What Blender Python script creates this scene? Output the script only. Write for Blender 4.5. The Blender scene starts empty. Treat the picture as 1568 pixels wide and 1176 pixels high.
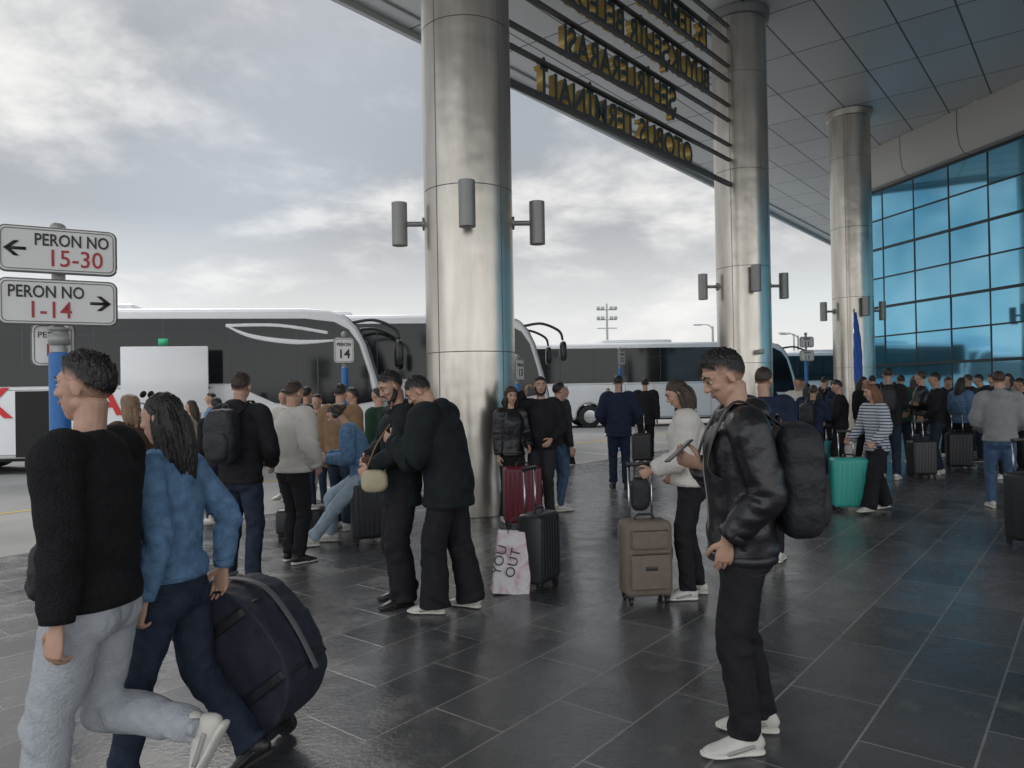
import bpy, bmesh, math, random
from mathutils import Vector, Matrix, noise
R=math.radians
random.seed(11)
scene=bpy.context.scene
V=Vector

# ------------------------------------------------------------------ materials
MC={}
def mat(name,col,rough=.6,metal=0,nz=.15,ns=8,bump=.0,bs=60,stretch=(1,1,1),spec=.5,emit=0,coat=0,skin=None):
    if name in MC: return MC[name]
    m=bpy.data.materials.new(name); m.use_nodes=True
    nt=m.node_tree; b=nt.nodes['Principled BSDF']
    b.inputs['Roughness'].default_value=rough
    b.inputs['Metallic'].default_value=metal
    b.inputs['Specular IOR Level'].default_value=spec
    b.inputs['Coat Weight'].default_value=coat
    tc=nt.nodes.new('ShaderNodeTexCoord'); mp=nt.nodes.new('ShaderNodeMapping')
    mp.inputs['Scale'].default_value=stretch
    nt.links.new(tc.outputs['Object'],mp.inputs['Vector'])
    n=nt.nodes.new('ShaderNodeTexNoise'); n.inputs['Scale'].default_value=ns; n.inputs['Detail'].default_value=3
    nt.links.new(mp.outputs[0],n.inputs['Vector'])
    mx=nt.nodes.new('ShaderNodeMix'); mx.data_type='RGBA'
    c=Vector(col[:3])
    mx.inputs[6].default_value=(*[max(0,q*(1-nz*1.6)) for q in c],1)
    mx.inputs[7].default_value=(*[min(1,q*(1+nz*1.6)+.002) for q in c],1)
    nt.links.new(n.outputs['Fac'],mx.inputs[0]); last=mx.outputs[2]
    if skin:
        at=nt.nodes.new('ShaderNodeAttribute'); at.attribute_name='fade'
        ad=nt.nodes.new('ShaderNodeMath'); ad.operation='MULTIPLY_ADD'; ad.inputs[1].default_value=.5; 
        nt.links.new(n.outputs['Fac'],ad.inputs[0]); nt.links.new(at.outputs['Fac'],ad.inputs[2])
        mr=nt.nodes.new('ShaderNodeMapRange'); mr.inputs[1].default_value=.28; mr.inputs[2].default_value=.95; nt.links.new(ad.outputs[0],mr.inputs[0])
        m2=nt.nodes.new('ShaderNodeMix'); m2.data_type='RGBA'; m2.inputs[6].default_value=(*skin,1); nt.links.new(last,m2.inputs[7]); nt.links.new(mr.outputs[0],m2.inputs[0]); last=m2.outputs[2]
    nt.links.new(last,b.inputs['Base Color'])
    if bump:
        n2=nt.nodes.new('ShaderNodeTexNoise'); n2.inputs['Scale'].default_value=bs; n2.inputs['Detail'].default_value=1.5
        nt.links.new(mp.outputs[0],n2.inputs['Vector'])
        bp=nt.nodes.new('ShaderNodeBump'); bp.inputs['Strength'].default_value=bump; bp.inputs['Distance'].default_value=.01
        nt.links.new(n2.outputs['Fac'],bp.inputs['Height']); nt.links.new(bp.outputs[0],b.inputs['Normal'])
    if emit:
        b.inputs['Emission Color'].default_value=(*col[:3],1); b.inputs['Emission Strength'].default_value=emit
    MC[name]=m; return m
def cloth(name,col,rough=.85,bump=.5,bs=45,nz=.25,ns=14): return mat(name,col,rough,0,nz,ns,bump,bs,spec=.25)
SKA=(.50,.30,.215); SKB=(.40,.235,.16)
skinA=mat('skin_light',SKA,.5,nz=.14,ns=35); skinB=mat('skin_tan',SKB,.5,nz=.14,ns=35)
lipm=mat('lips',(.38,.16,.13),.45)
eyew=mat('eye_white',(.55,.52,.49),.2,nz=.02)
HC_={'black':(.014,.011,.010),'brown':(.045,.027,.018),'auburn':(.16,.065,.03),'blond':(.25,.16,.09),'grey':(.22,.21,.2)}
def hairm(k,sk=None): 
    return mat('hair_'+k+('' if sk is None else '_fade_%d'%int(sk[0]*100)),HC_[k],.5,nz=.4,ns=60,bump=.9,bs=110,stretch=(1,1,.25),skin=sk)
hairB,hairBr,hairR,hairBl,hairG='black','brown','auburn','blond','grey'
blackK=cloth('black_knit',(.013,.013,.014),.95,1.0,110)
blackC=cloth('black_cotton',(.016,.016,.018))
black2=cloth('charcoal_cotton',(.034,.034,.038))
navy=cloth('navy_cloth',(.017,.026,.055))
teal=cloth('black_wool',(.013,.018,.021))
leather=mat('black_leather',(.013,.013,.015),.34,nz=.08,ns=12,bump=.25,bs=40)
denim=cloth('blue_denim',(.11,.205,.34),.85,.6,90,.4,22)
denimD=cloth('dark_denim',(.021,.030,.052),.85,.5,80,.35,16)
denimM=cloth('mid_denim',(.06,.11,.19),.85,.5,80,.35,16)
denimL=cloth('light_denim',(.30,.38,.45),.85,.5,80,.25,12)
greyS=cloth('grey_sweat',(.40,.42,.45),.95,.5,90,.12,30)
greyH=cloth('grey_hoodie',(.27,.28,.29),.95,.4,70,.12,14)
whiteC=cloth('white_cloth',(.62,.59,.54),.8,.5,35,.06,10)
beige=cloth('beige_cloth',(.42,.36,.28)); tanC=cloth('tan_cloth',(.26,.16,.09)); brown=cloth('brown_cloth',(.10,.06,.04))
greenC=cloth('green_cloth',(.03,.07,.045)); redC=cloth('red_cloth',(.25,.03,.03)); olive=cloth('olive_cloth',(.06,.065,.035))
shoeW=mat('white_shoe_leather',(.62,.60,.55),.5,nz=.1,ns=20)
soleW=mat('white_sole',(.68,.66,.6),.6,nz=.08,ns=30); shoeB=mat('black_shoe',(.015,.015,.016),.4); soleB=mat('black_sole',(.02,.02,.02),.7)
shoeT=mat('shoe_trim',(.34,.33,.31),.6)
bagB=mat('black_nylon',(.016,.017,.021),.6,nz=.2,bump=.4,bs=60)
plasticB=mat('black_plastic',(.02,.02,.022),.35); rubber=mat('rubber',(.018,.018,.018),.75)
chrome=mat('aluminium_tube',(.55,.55,.56),.25,1,nz=.03); zipm=mat('zip_metal',(.25,.25,.25),.4,.6)
def striped():
    m=bpy.data.materials.new('striped_jersey'); m.use_nodes=True; nt=m.node_tree; b=nt.nodes['Principled BSDF']
    tc=nt.nodes.new('ShaderNodeTexCoord'); w=nt.nodes.new('ShaderNodeTexWave'); w.bands_direction='Z'; w.inputs['Scale'].default_value=7.5; w.inputs['Distortion'].default_value=.4
    nt.links.new(tc.outputs['Object'],w.inputs['Vector'])
    r=nt.nodes.new('ShaderNodeValToRGB'); r.color_ramp.elements[0].color=(.03,.05,.12,1); r.color_ramp.elements[0].position=.25
    r.color_ramp.elements[1].color=(.55,.57,.6,1); r.color_ramp.elements[1].position=.35
    nt.links.new(w.outputs['Fac'],r.inputs[0]); nt.links.new(r.outputs[0],b.inputs['Base Color']); b.inputs['Roughness'].default_value=.9
    return m
stripe=striped()

# ------------------------------------------------------------------ mesh builder
def cr(a,b,c,d,t):
    return .5*((2*b)+(-a+c)*t+(2*a-5*b+4*c-d)*t*t+(-a+3*b-3*c+d)*t*t*t)
def sst(a,b,x):
    x=min(1,max(0,(x-a)/(b-a))); return x*x*(3-2*x)
class MB:
    def __init__(s): s.v=[]; s.f=[]
    def add(s,vs,fs):
        o=len(s.v); s.v+=[tuple(v) for v in vs]; s.f+=[tuple(i+o for i in f) for f in fs]
    def tube(s,pts,rad,ref=(1,0,0),n=14,step=.03,wr=0,wf=110,ph=0,cap=.5,M=None,lin=False,wfun=None,fl=None):
        pts=[V(p) for p in pts]; rad=[(r,r) if not hasattr(r,'__len__') else r for r in rad]
        if M: 
            pts=[M@p for p in pts]; ref=M.to_3x3()@V(ref)
        ref=V(ref); P=[];Q=[];k=len(pts)
        for i in range(k-1):
            p0=pts[max(i-1,0)];p1=pts[i];p2=pts[i+1];p3=pts[min(i+2,k-1)]
            r0=rad[max(i-1,0)];r1=rad[i];r2=rad[i+1];r3=rad[min(i+2,k-1)]
            m=1 if lin else max(1,int(math.ceil((p2-p1).length/step)))
            for j in range(m):
                t=j/m
                if lin: P.append(p1.copy());Q.append(tuple(r1))
                else:
                    P.append(cr(p0,p1,p2,p3,t)); Q.append((max(.001,cr(r0[0],r1[0],r2[0],r3[0],t)),max(.001,cr(r0[1],r1[1],r2[1],r3[1],t))))
        P.append(pts[-1]);Q.append(tuple(rad[-1]))
        N=len(P); T=[]
        for i in range(N):
            t=P[min(i+1,N-1)]-P[max(i-1,0)]
            T.append(t.normalized() if t.length>1e-7 else V((0,0,1)))
        if cap:
            c=cap*min(Q[0]); P.insert(0,P[0]-T[0]*c);Q.insert(0,(Q[0][0]*.6,Q[0][1]*.6));T.insert(0,T[0])
            c=cap*min(Q[-1]); P.append(P[-1]+T[-1]*c);Q.append((Q[-1][0]*.6,Q[-1][1]*.6));T.append(T[-1])
        N=len(P); vs=[];fs=[];acc=0
        for i in range(N):
            if i: acc+=(P[i]-P[i-1]).length
            t=T[i]; sd=ref-t*ref.dot(t)
            if sd.length<.05: sd=V((0,1,.01))-t*V((0,1,.01)).dot(t)
            sd.normalize(); up=t.cross(sd)
            w=wr*(wfun(i/(N-1)) if wfun else 1)
            for j in range(n):
                a=2*math.pi*j/n; d=0
                if w: d=w*(.9*math.sin(wf*acc*.8+3.4*math.sin(a+ph)+ph)*(.45+.55*math.sin(acc*19+2*a+ph*3))+.45*math.sin(wf*.4*acc+3*a+ph*2.3))
                if fl: d+=fl[0]*(math.sin(fl[1]*a+ph+acc*6)+.5*math.sin(fl[1]*.6*a+ph*3-acc*9))
                vs.append(P[i]+sd*math.cos(a)*(Q[i][0]+d)+up*math.sin(a)*(Q[i][1]+d))
        for i in range(N-1):
            for j in range(n):
                fs.append((i*n+j,i*n+(j+1)%n,(i+1)*n+(j+1)%n,(i+1)*n+j))
        fs.append(tuple(range(n-1,-1,-1))); fs.append(tuple((N-1)*n+j for j in range(n)))
        s.add(vs,fs)
    def ell(s,c,r,M=None,e=1,nu=18,nv=12,zrot=0):
        c=V(c); vs=[];fs=[]
        sp=lambda x:(abs(x)**e)*(1 if x>=0 else -1)
        for i in range(nv+1):
            ph=-math.pi/2+math.pi*i/nv
            for j in range(nu):
                th=2*math.pi*j/nu
                p=V((r[0]*sp(math.cos(ph))*sp(math.cos(th)),r[1]*sp(math.cos(ph))*sp(math.sin(th)),r[2]*sp(math.sin(ph))))
                if i in(0,nv): p=V((0,0,r[2]*(1 if i else -1)))+V((p.x,p.y,0))*0.02
                p+=c
                vs.append(M@p if M else p)
        for i in range(nv):
            for j in range(nu): fs.append((i*nu+j,i*nu+(j+1)%nu,(i+1)*nu+(j+1)%nu,(i+1)*nu+j))
        fs.append(tuple(range(nu-1,-1,-1))); fs.append(tuple(nv*nu+j for j in range(nu)))
        s.add(vs,fs)
    def box(s,c,d,M=None,bev=0,seg=2):
        bm=bmesh.new(); bmesh.ops.create_cube(bm,size=1)
        for v in bm.verts: v.co=V((v.co.x*d[0],v.co.y*d[1],v.co.z*d[2]))
        if bev: bmesh.ops.bevel(bm,geom=bm.edges[:],offset=bev,segments=seg,affect='EDGES',profile=.5)
        bm.verts.index_update()
        vs=[v.co+V(c) for v in bm.verts]
        if M: vs=[M@v for v in vs]
        s.add(vs,[tuple(v.index for v in f.verts) for f in bm.faces]); bm.free()
    def cyl(s,a,b,r,n=20,M=None):
        a=V(a);b=V(b); d=(b-a).normalized(); ref=V((0,0,1)) if abs(d.z)<.9 else V((1,0,0))
        s.tube([a,b],[r,r],ref=ref,n=n,lin=True,cap=0,M=M)
    def prism(s,poly,y0,y1,M=None):
        n=len(poly); vs=[V((p[0],y0,p[1])) for p in poly]+[V((p[0],y1,p[1])) for p in poly]
        fs=[(i,(i+1)%n,(i+1)%n+n,i+n) for i in range(n)]+[tuple(range(n-1,-1,-1)),tuple(range(n,2*n))]
        if M: vs=[M@v for v in vs]
        s.add(vs,fs)
TEX={}
def dtex(sc):
    if sc not in TEX:
        t=bpy.data.textures.new('folds','CLOUDS'); t.noise_scale=sc; t.noise_depth=2; TEX[sc]=t
    return TEX[sc]
def mk(name,mb,m,parent=None,voxel=0,smooth=3,disp=0,ds=.09,hard=False,bevel=0,fade=None):
    me=bpy.data.meshes.new(name); me.from_pydata(mb.v,[],mb.f); me.validate()
    bm=bmesh.new(); bm.from_mesh(me); bmesh.ops.recalc_face_normals(bm,faces=bm.faces); bm.to_mesh(me); bm.free()
    me.polygons.foreach_set('use_smooth',[True]*len(me.polygons))
    if hard: me.set_sharp_from_angle(angle=R(32))
    if fade and len(fade)==len(me.vertices):
        at=me.attributes.new('fade','FLOAT','POINT'); at.data.foreach_set('value',fade)
    me.materials.append(m)
    o=bpy.data.objects.new(name,me); scene.collection.objects.link(o)
    if parent: o.parent=parent
    if voxel:
        r=o.modifiers.new('r','REMESH'); r.mode='VOXEL'; r.voxel_size=voxel; r.use_smooth_shade=True
        if smooth:
            q=o.modifiers.new('s','SMOOTH'); q.factor=.5; q.iterations=smooth
        if disp:
            d=o.modifiers.new('d','DISPLACE'); d.texture=dtex(ds); d.strength=disp; d.mid_level=.5; d.texture_coords='LOCAL'
    if bevel:
        q=o.modifiers.new('b','BEVEL'); q.width=bevel; q.segments=2; q.limit_method='ANGLE'; q.angle_limit=R(40)
    return o
def empty(name,loc=(0,0,0),rz=0,sc=1):
    e=bpy.data.objects.new(name,None); scene.collection.objects.link(e); e.location=loc; e.rotation_euler=(0,0,rz); e.scale=(sc,sc,sc); e.empty_display_size=.2
    return e
def text(name,body,size,M,m,parent,extrude=.004,sx=1,align='CENTER',bold=0):
    c=bpy.data.curves.new(name,'FONT'); c.body=body; c.size=size; c.extrude=extrude; c.align_x=align; c.align_y='CENTER'; c.offset=bold
    c.resolution_u=3
    c.materials.append(m); o=bpy.data.objects.new(name,c); scene.collection.objects.link(o); o.parent=parent
    o.matrix_local=M@Matrix.Diagonal((sx,1,1,1)); return o

UD=V((.624,.781)); ND=V((-.781,.624)); E0=V((-2.2,11.3))
ROADZ=-.12
def gz(x,y):
    return ROADZ if (V((x,y))-E0).dot(ND)>0 else 0.0

# ------------------------------------------------------------------ people
def ik(a,b,l1,l2,h):
    d=b-a; L=min(max(d.length,abs(l1-l2)+.02),(l1+l2)*.998); dn=d.normalized(); x=(l1*l1-l2*l2+L*L)/(2*L)
    q=math.sqrt(max(0,l1*l1-x*x)); hv=h-dn*h.dot(dn); hv.normalize()
    return a+dn*x+hv*q, a+dn*L
def lerpi(x,tab):
    if x<=tab[0][0]: return tab[0][1]
    for (a,b),(c,d) in zip(tab,tab[1:]):
        if x<=c: return b+(d-b)*(x-a)/(c-a)
    return tab[-1][1]
def hand(mb,w,d,s,n,curl=.4,lod=0):
    d=d.normalized(); s=(s-d*s.dot(d)).normalized()
    nn=d.cross(s); n=nn if nn.dot(n)>0 else -nn
    st=.012 if lod==0 else .03; nn_=8 if lod<2 else 6
    mb.tube([w-d*.03,w,w+d*.03,w+d*.07,w+d*.092],[(.024,.019),(.025,.018),(.034,.017),(.040,.015),(.037,.011)],ref=s,n=12,step=st)
    for i,(so,L) in enumerate([(.030,.068),(.0105,.076),(-.0095,.070),(-.029,.054)]):
        p=w+d*(.082-(.006 if i in(0,3) else 0))+s*so; pts=[p]; a=0
        for k,fr in enumerate((.45,.32,.26)):
            a+=curl*(.8+.12*i)*(1,1.1,.7)[k]
            p=p+(d*math.cos(a)+n*math.sin(a)+s*so*.8*(1-k*.3))*L*fr; pts.append(p)
        mb.tube([pts[0]-d*.02]+pts,[.0090,.0090,.0083,.0076,.0060],ref=s,n=nn_,step=st)
    p=w+d*.018+s*.022
    pts=[p,p+(d*.55+s*.75+n*.25).normalized()*.036,0,0]
    pts[2]=pts[1]+(d*.85+s*.4+n*.4).normalized()*.032; pts[3]=pts[2]+(d*.9+s*.05+n*.5).normalized()*.024
    mb.tube(pts,[.014,.012,.010,.0075],ref=n,n=nn_,step=st)

LEG={'slim':(.094,.083,.063,.057,.047),'straight':(.098,.090,.074,.068,.064),'wide':(.100,.100,.096,.098,.108),'jog':(.106,.096,.078,.074,.052)}
def person(name,x,y,yaw,H=1.75,fem=False,top=blackC,bulk=.012,hem=.88,pants=denimD,ps='slim',shoe=shoeW,sole=soleW,skin=skinA,
           hair='black',hs='short',lean=0,slean=0,twist=0,head=(0,0),A=None,B=None,feet=None,hz=.91,lod=1,hood=False,pack=None,beard=False,
           collar=False,z=None,glasses=False,zipper=False):
    if z is None: z=gz(x,y)
    E=empty(name,(x,y,z),R(yaw),H/1.78)
    vc=(.008,.014,.022)[lod]; vh=(.0042,.0065,.011)[lod]; st=(.011,.02,.04)[lod]; n=(30,16,12)[lod]
    wr=(.0080,.0075,.004)[lod]
    dv=((.009,.075),(.010,.08),(.008,.09))[lod]
    ph=random.random()*6
    Rf=Matrix.Rotation(-R(lean),3,'X'); Rh=Matrix.Rotation(-R(lean)*.5,3,'X')
    Rs=Matrix.Rotation(R(slean),3,'Y')
    Rf=Rs@Rf
    P=V((0,0,hz)); W=P+Rh@V((0,0,.15)); C=W+Rf@V((0,0,.21)); SB=C+Rf@V((0,0,.155)); NK=C+Rf@V((0,0,.215))
    lat=Rf@(Matrix.Rotation(R(twist),3,'Z')@V((1,0,0))); fw=Rf@(Matrix.Rotation(R(twist),3,'Z')@V((0,1,0))); upv=Rf@V((0,0,1))
    sw=.162 if fem else .185; b=bulk
    mb=MB(); bands=MB()
    if fem: rr=[(.158,.118),(.155,.115),(.125,.10),(.142,.118),(.135,.105),(.10,.08),(.055,.055)]
    else:   rr=[(.158,.118),(.158,.118),(.15,.112),(.172,.124),(.165,.115),(.12,.085),(.064,.064)]
    rr=[(a+b,c+b) for a,c in rr[:5]]+[(rr[5][0]+b*.6,rr[5][1]+b*.6),(rr[6][0]+b*.2,rr[6][1]+b*.2)]
    hp0=P+V((0,0,hem-hz))
    pts=[hp0,P+V((0,0,max(.03,hem-hz+.05))),W,C,C+upv*.09,SB+upv*.012-fw*.005,NK+upv*.005]
    mb.tube(pts,rr,ref=lat,n=n+6,step=st,wr=wr*1.4,wf=60,ph=ph,wfun=lambda t:.12+max(0,.9-t*2.0),cap=.1)
    if lod<2: bands.tube([hp0-V((0,0,.012)),hp0-V((0,0,.010)),hp0+V((0,0,.030)),hp0+V((0,0,.032))],[(rr[0][0]-.004,rr[0][1]-.004),(rr[0][0]+.001,rr[0][1]+.001),(rr[0][0]+.003,rr[0][1]+.003),(rr[0][0]-.006,rr[0][1]-.006)],ref=lat,n=36,lin=True,cap=0)
    arms=[]
    for sg,spec in ((-1,A),(1,B)):
        SH=SB+lat*sg*sw-upv*.005
        if spec is None: spec=dict(w=(sg*(sw+.055),.03,hz-.02))
        wt=V(spec['w']); hint=V(spec.get('h',(sg*.35,-1,-.1)))
        el,wp=ik(SH,wt,.285,.25,hint)
        fd=(wp-el).normalized()
        mb.ell(SH+V((0,0,-.01)),(.06+b*.8,.062+b*.8,.062+b*.7),nu=14,nv=10)
        rf=fw if abs(fd.dot(fw))<.9 else upv
        mb.tube([SB+lat*sg*.09,SH,SH.lerp(el,.5),el,el.lerp(wp,.5),wp-fd*.01],[.062+b*.6,.058+b,.051+b,.045+b,.040+b,(.033+b*.75)],ref=rf,n=n,step=st,wr=wr,wf=100,ph=ph+sg,
                wfun=lambda t:.12+1.2*math.exp(-((t-.62)/.12)**2)+.9*math.exp(-((t-.95)/.09)**2)+.4*math.exp(-((t-.2)/.1)**2),cap=.12)
        if lod<2: bands.tube([wp-fd*.045,wp-fd*.043,wp-fd*.002,wp],[.030+b*.7,.0345+b*.8,.033+b*.7,.024+b*.5],ref=rf,n=20,lin=True,cap=0)
        arms.append((sg,wp,fd,spec))
    if hood:
        mb.ell((0,0,0),(.11,.075,.075),M=Matrix.Translation(NK-fw*.07-upv*.01)@Rf.to_4x4()@Matrix.Rotation(R(-25),4,'X'))
        mb.tube([NK-fw*.06+lat*.05,NK+lat*.08+fw*.02,NK+fw*.075-upv*.03,NK-lat*.08+fw*.02,NK-fw*.06-lat*.05],[.03,.03,.024,.03,.03],ref=upv,step=st)
    if collar:
        k=10
        pc=[NK+upv*(.022 if math.sin(2*math.pi*i/k)<.6 else .0)+lat*.073*math.cos(2*math.pi*i/k)+fw*(.07*math.sin(2*math.pi*i/k)) for i in range(k+1)]
        mb.tube(pc,[(.016,.024)]*(k+1),ref=upv,n=8,step=.02)
    mk('top',mb,top,E,vc,(2,2,2)[lod],dv[0],dv[1])
    if bands.v: mk('hem_and_cuffs',bands,top,E)
    if zipper:
        mb=MB(); mb.tube([hp0+fw*(rr[0][1]+.001),W+fw*(rr[2][1]+.001),C+fw*(rr[3][1]+.002),SB+fw*(rr[5][1]+.012)],[.0045]*4,ref=lat,n=8); mk('zip',mb,zipm,E)
    # trousers
    mb=MB(); r=LEG[ps]
    hw=.95 if fem else 1
    mb.tube([P+Rh@V((0,0,.12)),P+V((0,-.005,.0)),P+V((0,-.005,-.075))],[(.135*hw,.102),(.158,.118),(.15,.112)],n=n,step=st)
    if feet is None:
        f=.02+random.random()*.05
        feet=((-.10,f,.082,0),(.10,-f,.082,0))
    fm=MB(); fsol=MB(); ft_=MB()
    for sg,ft in zip((-1,1),feet):
        HJ=P+V((sg*.085,0,-.01)); an=V(ft[:3]); kh=V((sg*.12,1,0))
        kn,an=ik(HJ,an,.423,.404,kh)
        sd=(an-kn).normalized()
        mb.ell(P+V((sg*.07,-.045,-.05)),(.085,.080,.095),nu=14,nv=10)
        mb.tube([HJ+V((0,0,.02)),HJ.lerp(kn,.45),kn,kn.lerp(an,.42)-V((0,.008,0)),an+sd*(.0 if ps!='wide' else .03)],list(r),n=n,step=st,wr=wr*1.5,wf=72,ph=ph*1.7+sg,
                wfun=lambda t:.12+.5*math.exp(-((t-.1)/.1)**2)+.8*math.exp(-((t-.55)/.11)**2)+1.3*math.exp(-((t-.97)/.11)**2),cap=.1)
        Mf=Matrix.Translation(an)@Matrix.Rotation(R(-sg*9),4,'Z')@Matrix.Rotation(-R(ft[3]),4,'X')
        fm.tube([(0,-.062,-.038),(0,-.04,-.025),(0,0,-.022),(0,.055,-.035),(0,.11,-.048),(0,.16,-.056),(0,.19,-.062)],
                [(.026,.03),(.037,.048),(.038,.052),(.041,.04),(.046,.028),(.042,.020),(.026,.012)],n=14,step=.03,M=Mf)
        fm.tube([(0,-.01,.05),(0,-.005,-.03)],[.036,.04],n=12,step=.03,M=Mf)
        fsol.tube([(0,-.072,-.068),(0,-.04,-.068),(0,.03,-.068),(0,.11,-.068),(0,.16,-.068),(0,.20,-.064)],
                [(.028,.013),(.039,.014),(.038,.014),(.05,.014),(.046,.013),(.025,.010)],n=14,step=.03,M=Mf)
        if lod==0:
            for q in range(5):
                yy=.035+q*.018
                ft_.tube([(-.022,yy,.006-q*.0085),(0,yy+.003,.014-q*.0095),(.022,yy,.006-q*.0085)],[.0035]*3,ref=(0,0,1),n=6,M=Mf)
            ft_.tube([(-.038,-.02,-.03),(-.043,.05,-.045),(-.046,.10,-.055)],[(.004,.010)]*3,ref=(1,0,0),n=6,M=Mf)
            ft_.tube([(.038,-.02,-.03),(.043,.05,-.045),(.046,.10,-.055)],[(.004,.010)]*3,ref=(1,0,0),n=6,M=Mf)
    mk('trousers',mb,pants,E,vc,(2,2,2)[lod],dv[0],dv[1]*1.2)
    mk('shoes',fm,shoe,E); mk('shoe_soles',fsol,sole,E)
    if ft_.v: mk('laces_and_trim',ft_,shoeT if shoe is shoeW else shoe,E)
    # head
    hp,hy=head
    nd=Rf@Matrix.Rotation(-R(hp*.55),3,'X')@V((0,.10,1)).normalized()
    HC=NK+nd*.165
    Mh=Matrix.Translation(HC)@(Rf.to_4x4())@Matrix.Rotation(R(hy),4,'Z')@Matrix.Rotation(-R(hp),4,'X')
    if lean>8: Mh=Matrix.Translation(HC)@Matrix.Rotation(R(hy),4,'Z')@Matrix.Rotation(-R(hp),4,'X')
    Mh=Mh@Matrix.Scale(.92 if fem else .97,4)
    mb=MB(); hn=16; hst=.02
    mb.ell((0,-.012,.03),(.075,.095,.087),M=Mh,nu=22,nv=14)
    mb.tube([(0,.025,.045),(0,.030,.0),(0,.033,-.04),(0,.037,-.078),(0,.046,-.103)],[(.064,.060),(.061,.057),(.053,.050),(.041,.041),(.024,.026)],n=hn,step=hst,M=Mh)
    mb.ell((0,.006,-.052),(.056,.058,.042),M=Mh)
    mb.tube([(0,.083,.022),(0,.093,.0),(0,.101,-.019),(0,.099,-.027)],[.008,.0092,.0120,.010],n=8,step=.01,M=Mh)
    for sg in(-1,1):
        mb.ell((sg*.011,.092,-.024),(.009,.010,.008),M=Mh,nu=8,nv=6)
        mb.ell((sg*.036,.058,-.018),(.024,.024,.022),M=Mh,nu=10,nv=8)
        Me=Mh@Matrix.Translation((sg*.077,-.008,-.004))@Matrix.Rotation(R(-12),4,'X')@Matrix.Rotation(R(sg*-18),4,'Z')
        mb.ell((0,0,0),(.009,.018,.030),M=Me,nu=10,nv=8)
        mb.tube([(sg*.012,.086,.030),(sg*.032,.083,.034),(sg*.052,.066,.028)],[.008,.008,.006],ref=(0,0,1),n=8,step=.015,M=Mh)
    hc0=Mh@V((0,-.025,-.05)); 
    mb.tube([NK-upv*.05,NK+upv*.01,hc0.lerp(NK,.4),hc0],[(.056,.058),(.053,.055),(.050,.053),(.052,.056)] if not fem else [(.048,.05),(.044,.047),(.043,.046),(.047,.05)],n=14,step=.02)
    mk('head',mb,skin,E,vh,2)
    if lod<2:
        mb=MB(); md=MB(); ml=MB()
        for sg in(-1,1):
            mb.ell((sg*.031,.0745,.010),(.0125,.0115,.0072),M=Mh,nu=12,nv=8)
            md.ell((sg*.031,.0832,.0095),(.0058,.0042,.0058),M=Mh,nu=10,nv=8)
            md.tube([(sg*.017,.0865,.014),(sg*.031,.0885,.018),(sg*.045,.080,.013)],[.0018]*3,ref=(0,0,1),n=6,M=Mh)
            md.tube([(sg*.014,.0945,.033),(sg*.034,.091,.041),(sg*.053,.074,.033)],[(.0045,.003),(.0045,.003),(.002,.002)],ref=(0,0,1),n=6,step=.01,M=Mh)
        ml.tube([(-.024,.078,-.054),(-.009,.0865,-.050),(0,.0875,-.0515),(.009,.0865,-.050),(.024,.078,-.054)],[.002,.0045,.004,.0045,.002],ref=(0,0,1),n=6,step=.01,M=Mh)
        ml.tube([(-.022,.078,-.057),(0,.086,-.060),(.022,.078,-.057)],[.002,.0058,.002],ref=(0,0,1),n=6,step=.01,M=Mh)
        mk('eyes',mb,eyew,E); mk('iris_and_brows',md,hairm('black'),E); mk('lips',ml,lipm,E)
    if beard:
        mb=MB()
        mb.tube([(-.071,.0,.0),(-.063,.014,-.045),(-.044,.045,-.085),(0,.066,-.107),(.044,.045,-.085),(.063,.014,-.045),(.071,.0,.0)],[(.012,.006),(.02,.007),(.021,.01),(.022,.014),(.021,.01),(.02,.007),(.012,.006)],ref=(0,0,1),n=10,step=.012,M=Mh)
        mb.tube([(-.028,.080,-.048),(0,.0915,-.0415),(.028,.080,-.048)],[.004,.004,.004],ref=(0,0,1),n=6,step=.01,M=Mh)
        mk('beard',mb,hairm(hair),E,vh,1)
    # hair
    longh=hs in('long','curly')
    mb=MB(); nu,nv=((84,60),(44,30),(26,18))[lod]; vs=[];fs=[];fade=[]
    volT={'short':.011,'quiff':.018,'long':.012,'bun':.008,'curly':.03}[hs]
    tab=[(-.1,-.062),(-.05,-.035),(-.022,-.008),(.0,.020),(.03,.030),(.050,.046),(.068,.066),(.1,.074)]
    if hs in('long','bun','curly'): tab=[(-.1,-.075),(-.05,-.07),(-.01,-.03),(.02,.03),(.045,.052),(.07,.072),(.1,.08)]
    for i in range(nv+1):
        f=-math.pi/2+math.pi*i/nv
        for j in range(nu):
            th=2*math.pi*j/nu; dx,dy,dz=math.cos(f)*math.cos(th),math.cos(f)*math.sin(th),math.sin(f)
            up=max(0,dz); p=V((dx*.0765,-.012+dy*.0965,.030+dz*.0885)); d=p.z-lerpi(p.y,tab)
            wob=noise.noise(V((dx*9+ph,dy*9,dz*9)))*.006
            g=sst(0,.055,d+wob); vol=volT*(.15+.85*up**1.3)
            if hs=='quiff': vol+=.016*max(0,dy+.2)*up
            if hs=='curly': vol=volT
            if hs in('long','bun'): g=max(g,.5*sst(-.004,.006,d))
            rough=noise.noise(V((dx*7+ph,dy*7,dz*4)))*.007+noise.noise(V((dx*22,dy*9+ph,dz*22)))*.008+(noise.noise(V((dx*45,dy*14+ph,dz*45)))*.008 if lod==0 else 0)
            k=sst(-.010,.002,d+wob)
            off=vol*g+rough*g*(.4+.6*up)
            s_=.90+.10*k+off/.09
            vs.append(Mh@V((p.x*s_,-.012+(p.y+.012)*s_,.030+(p.z-.030)*s_)))
            fade.append(sst(-.004,.070 if dy<.5 else .035,d+wob) if not longh else 1.0)
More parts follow.
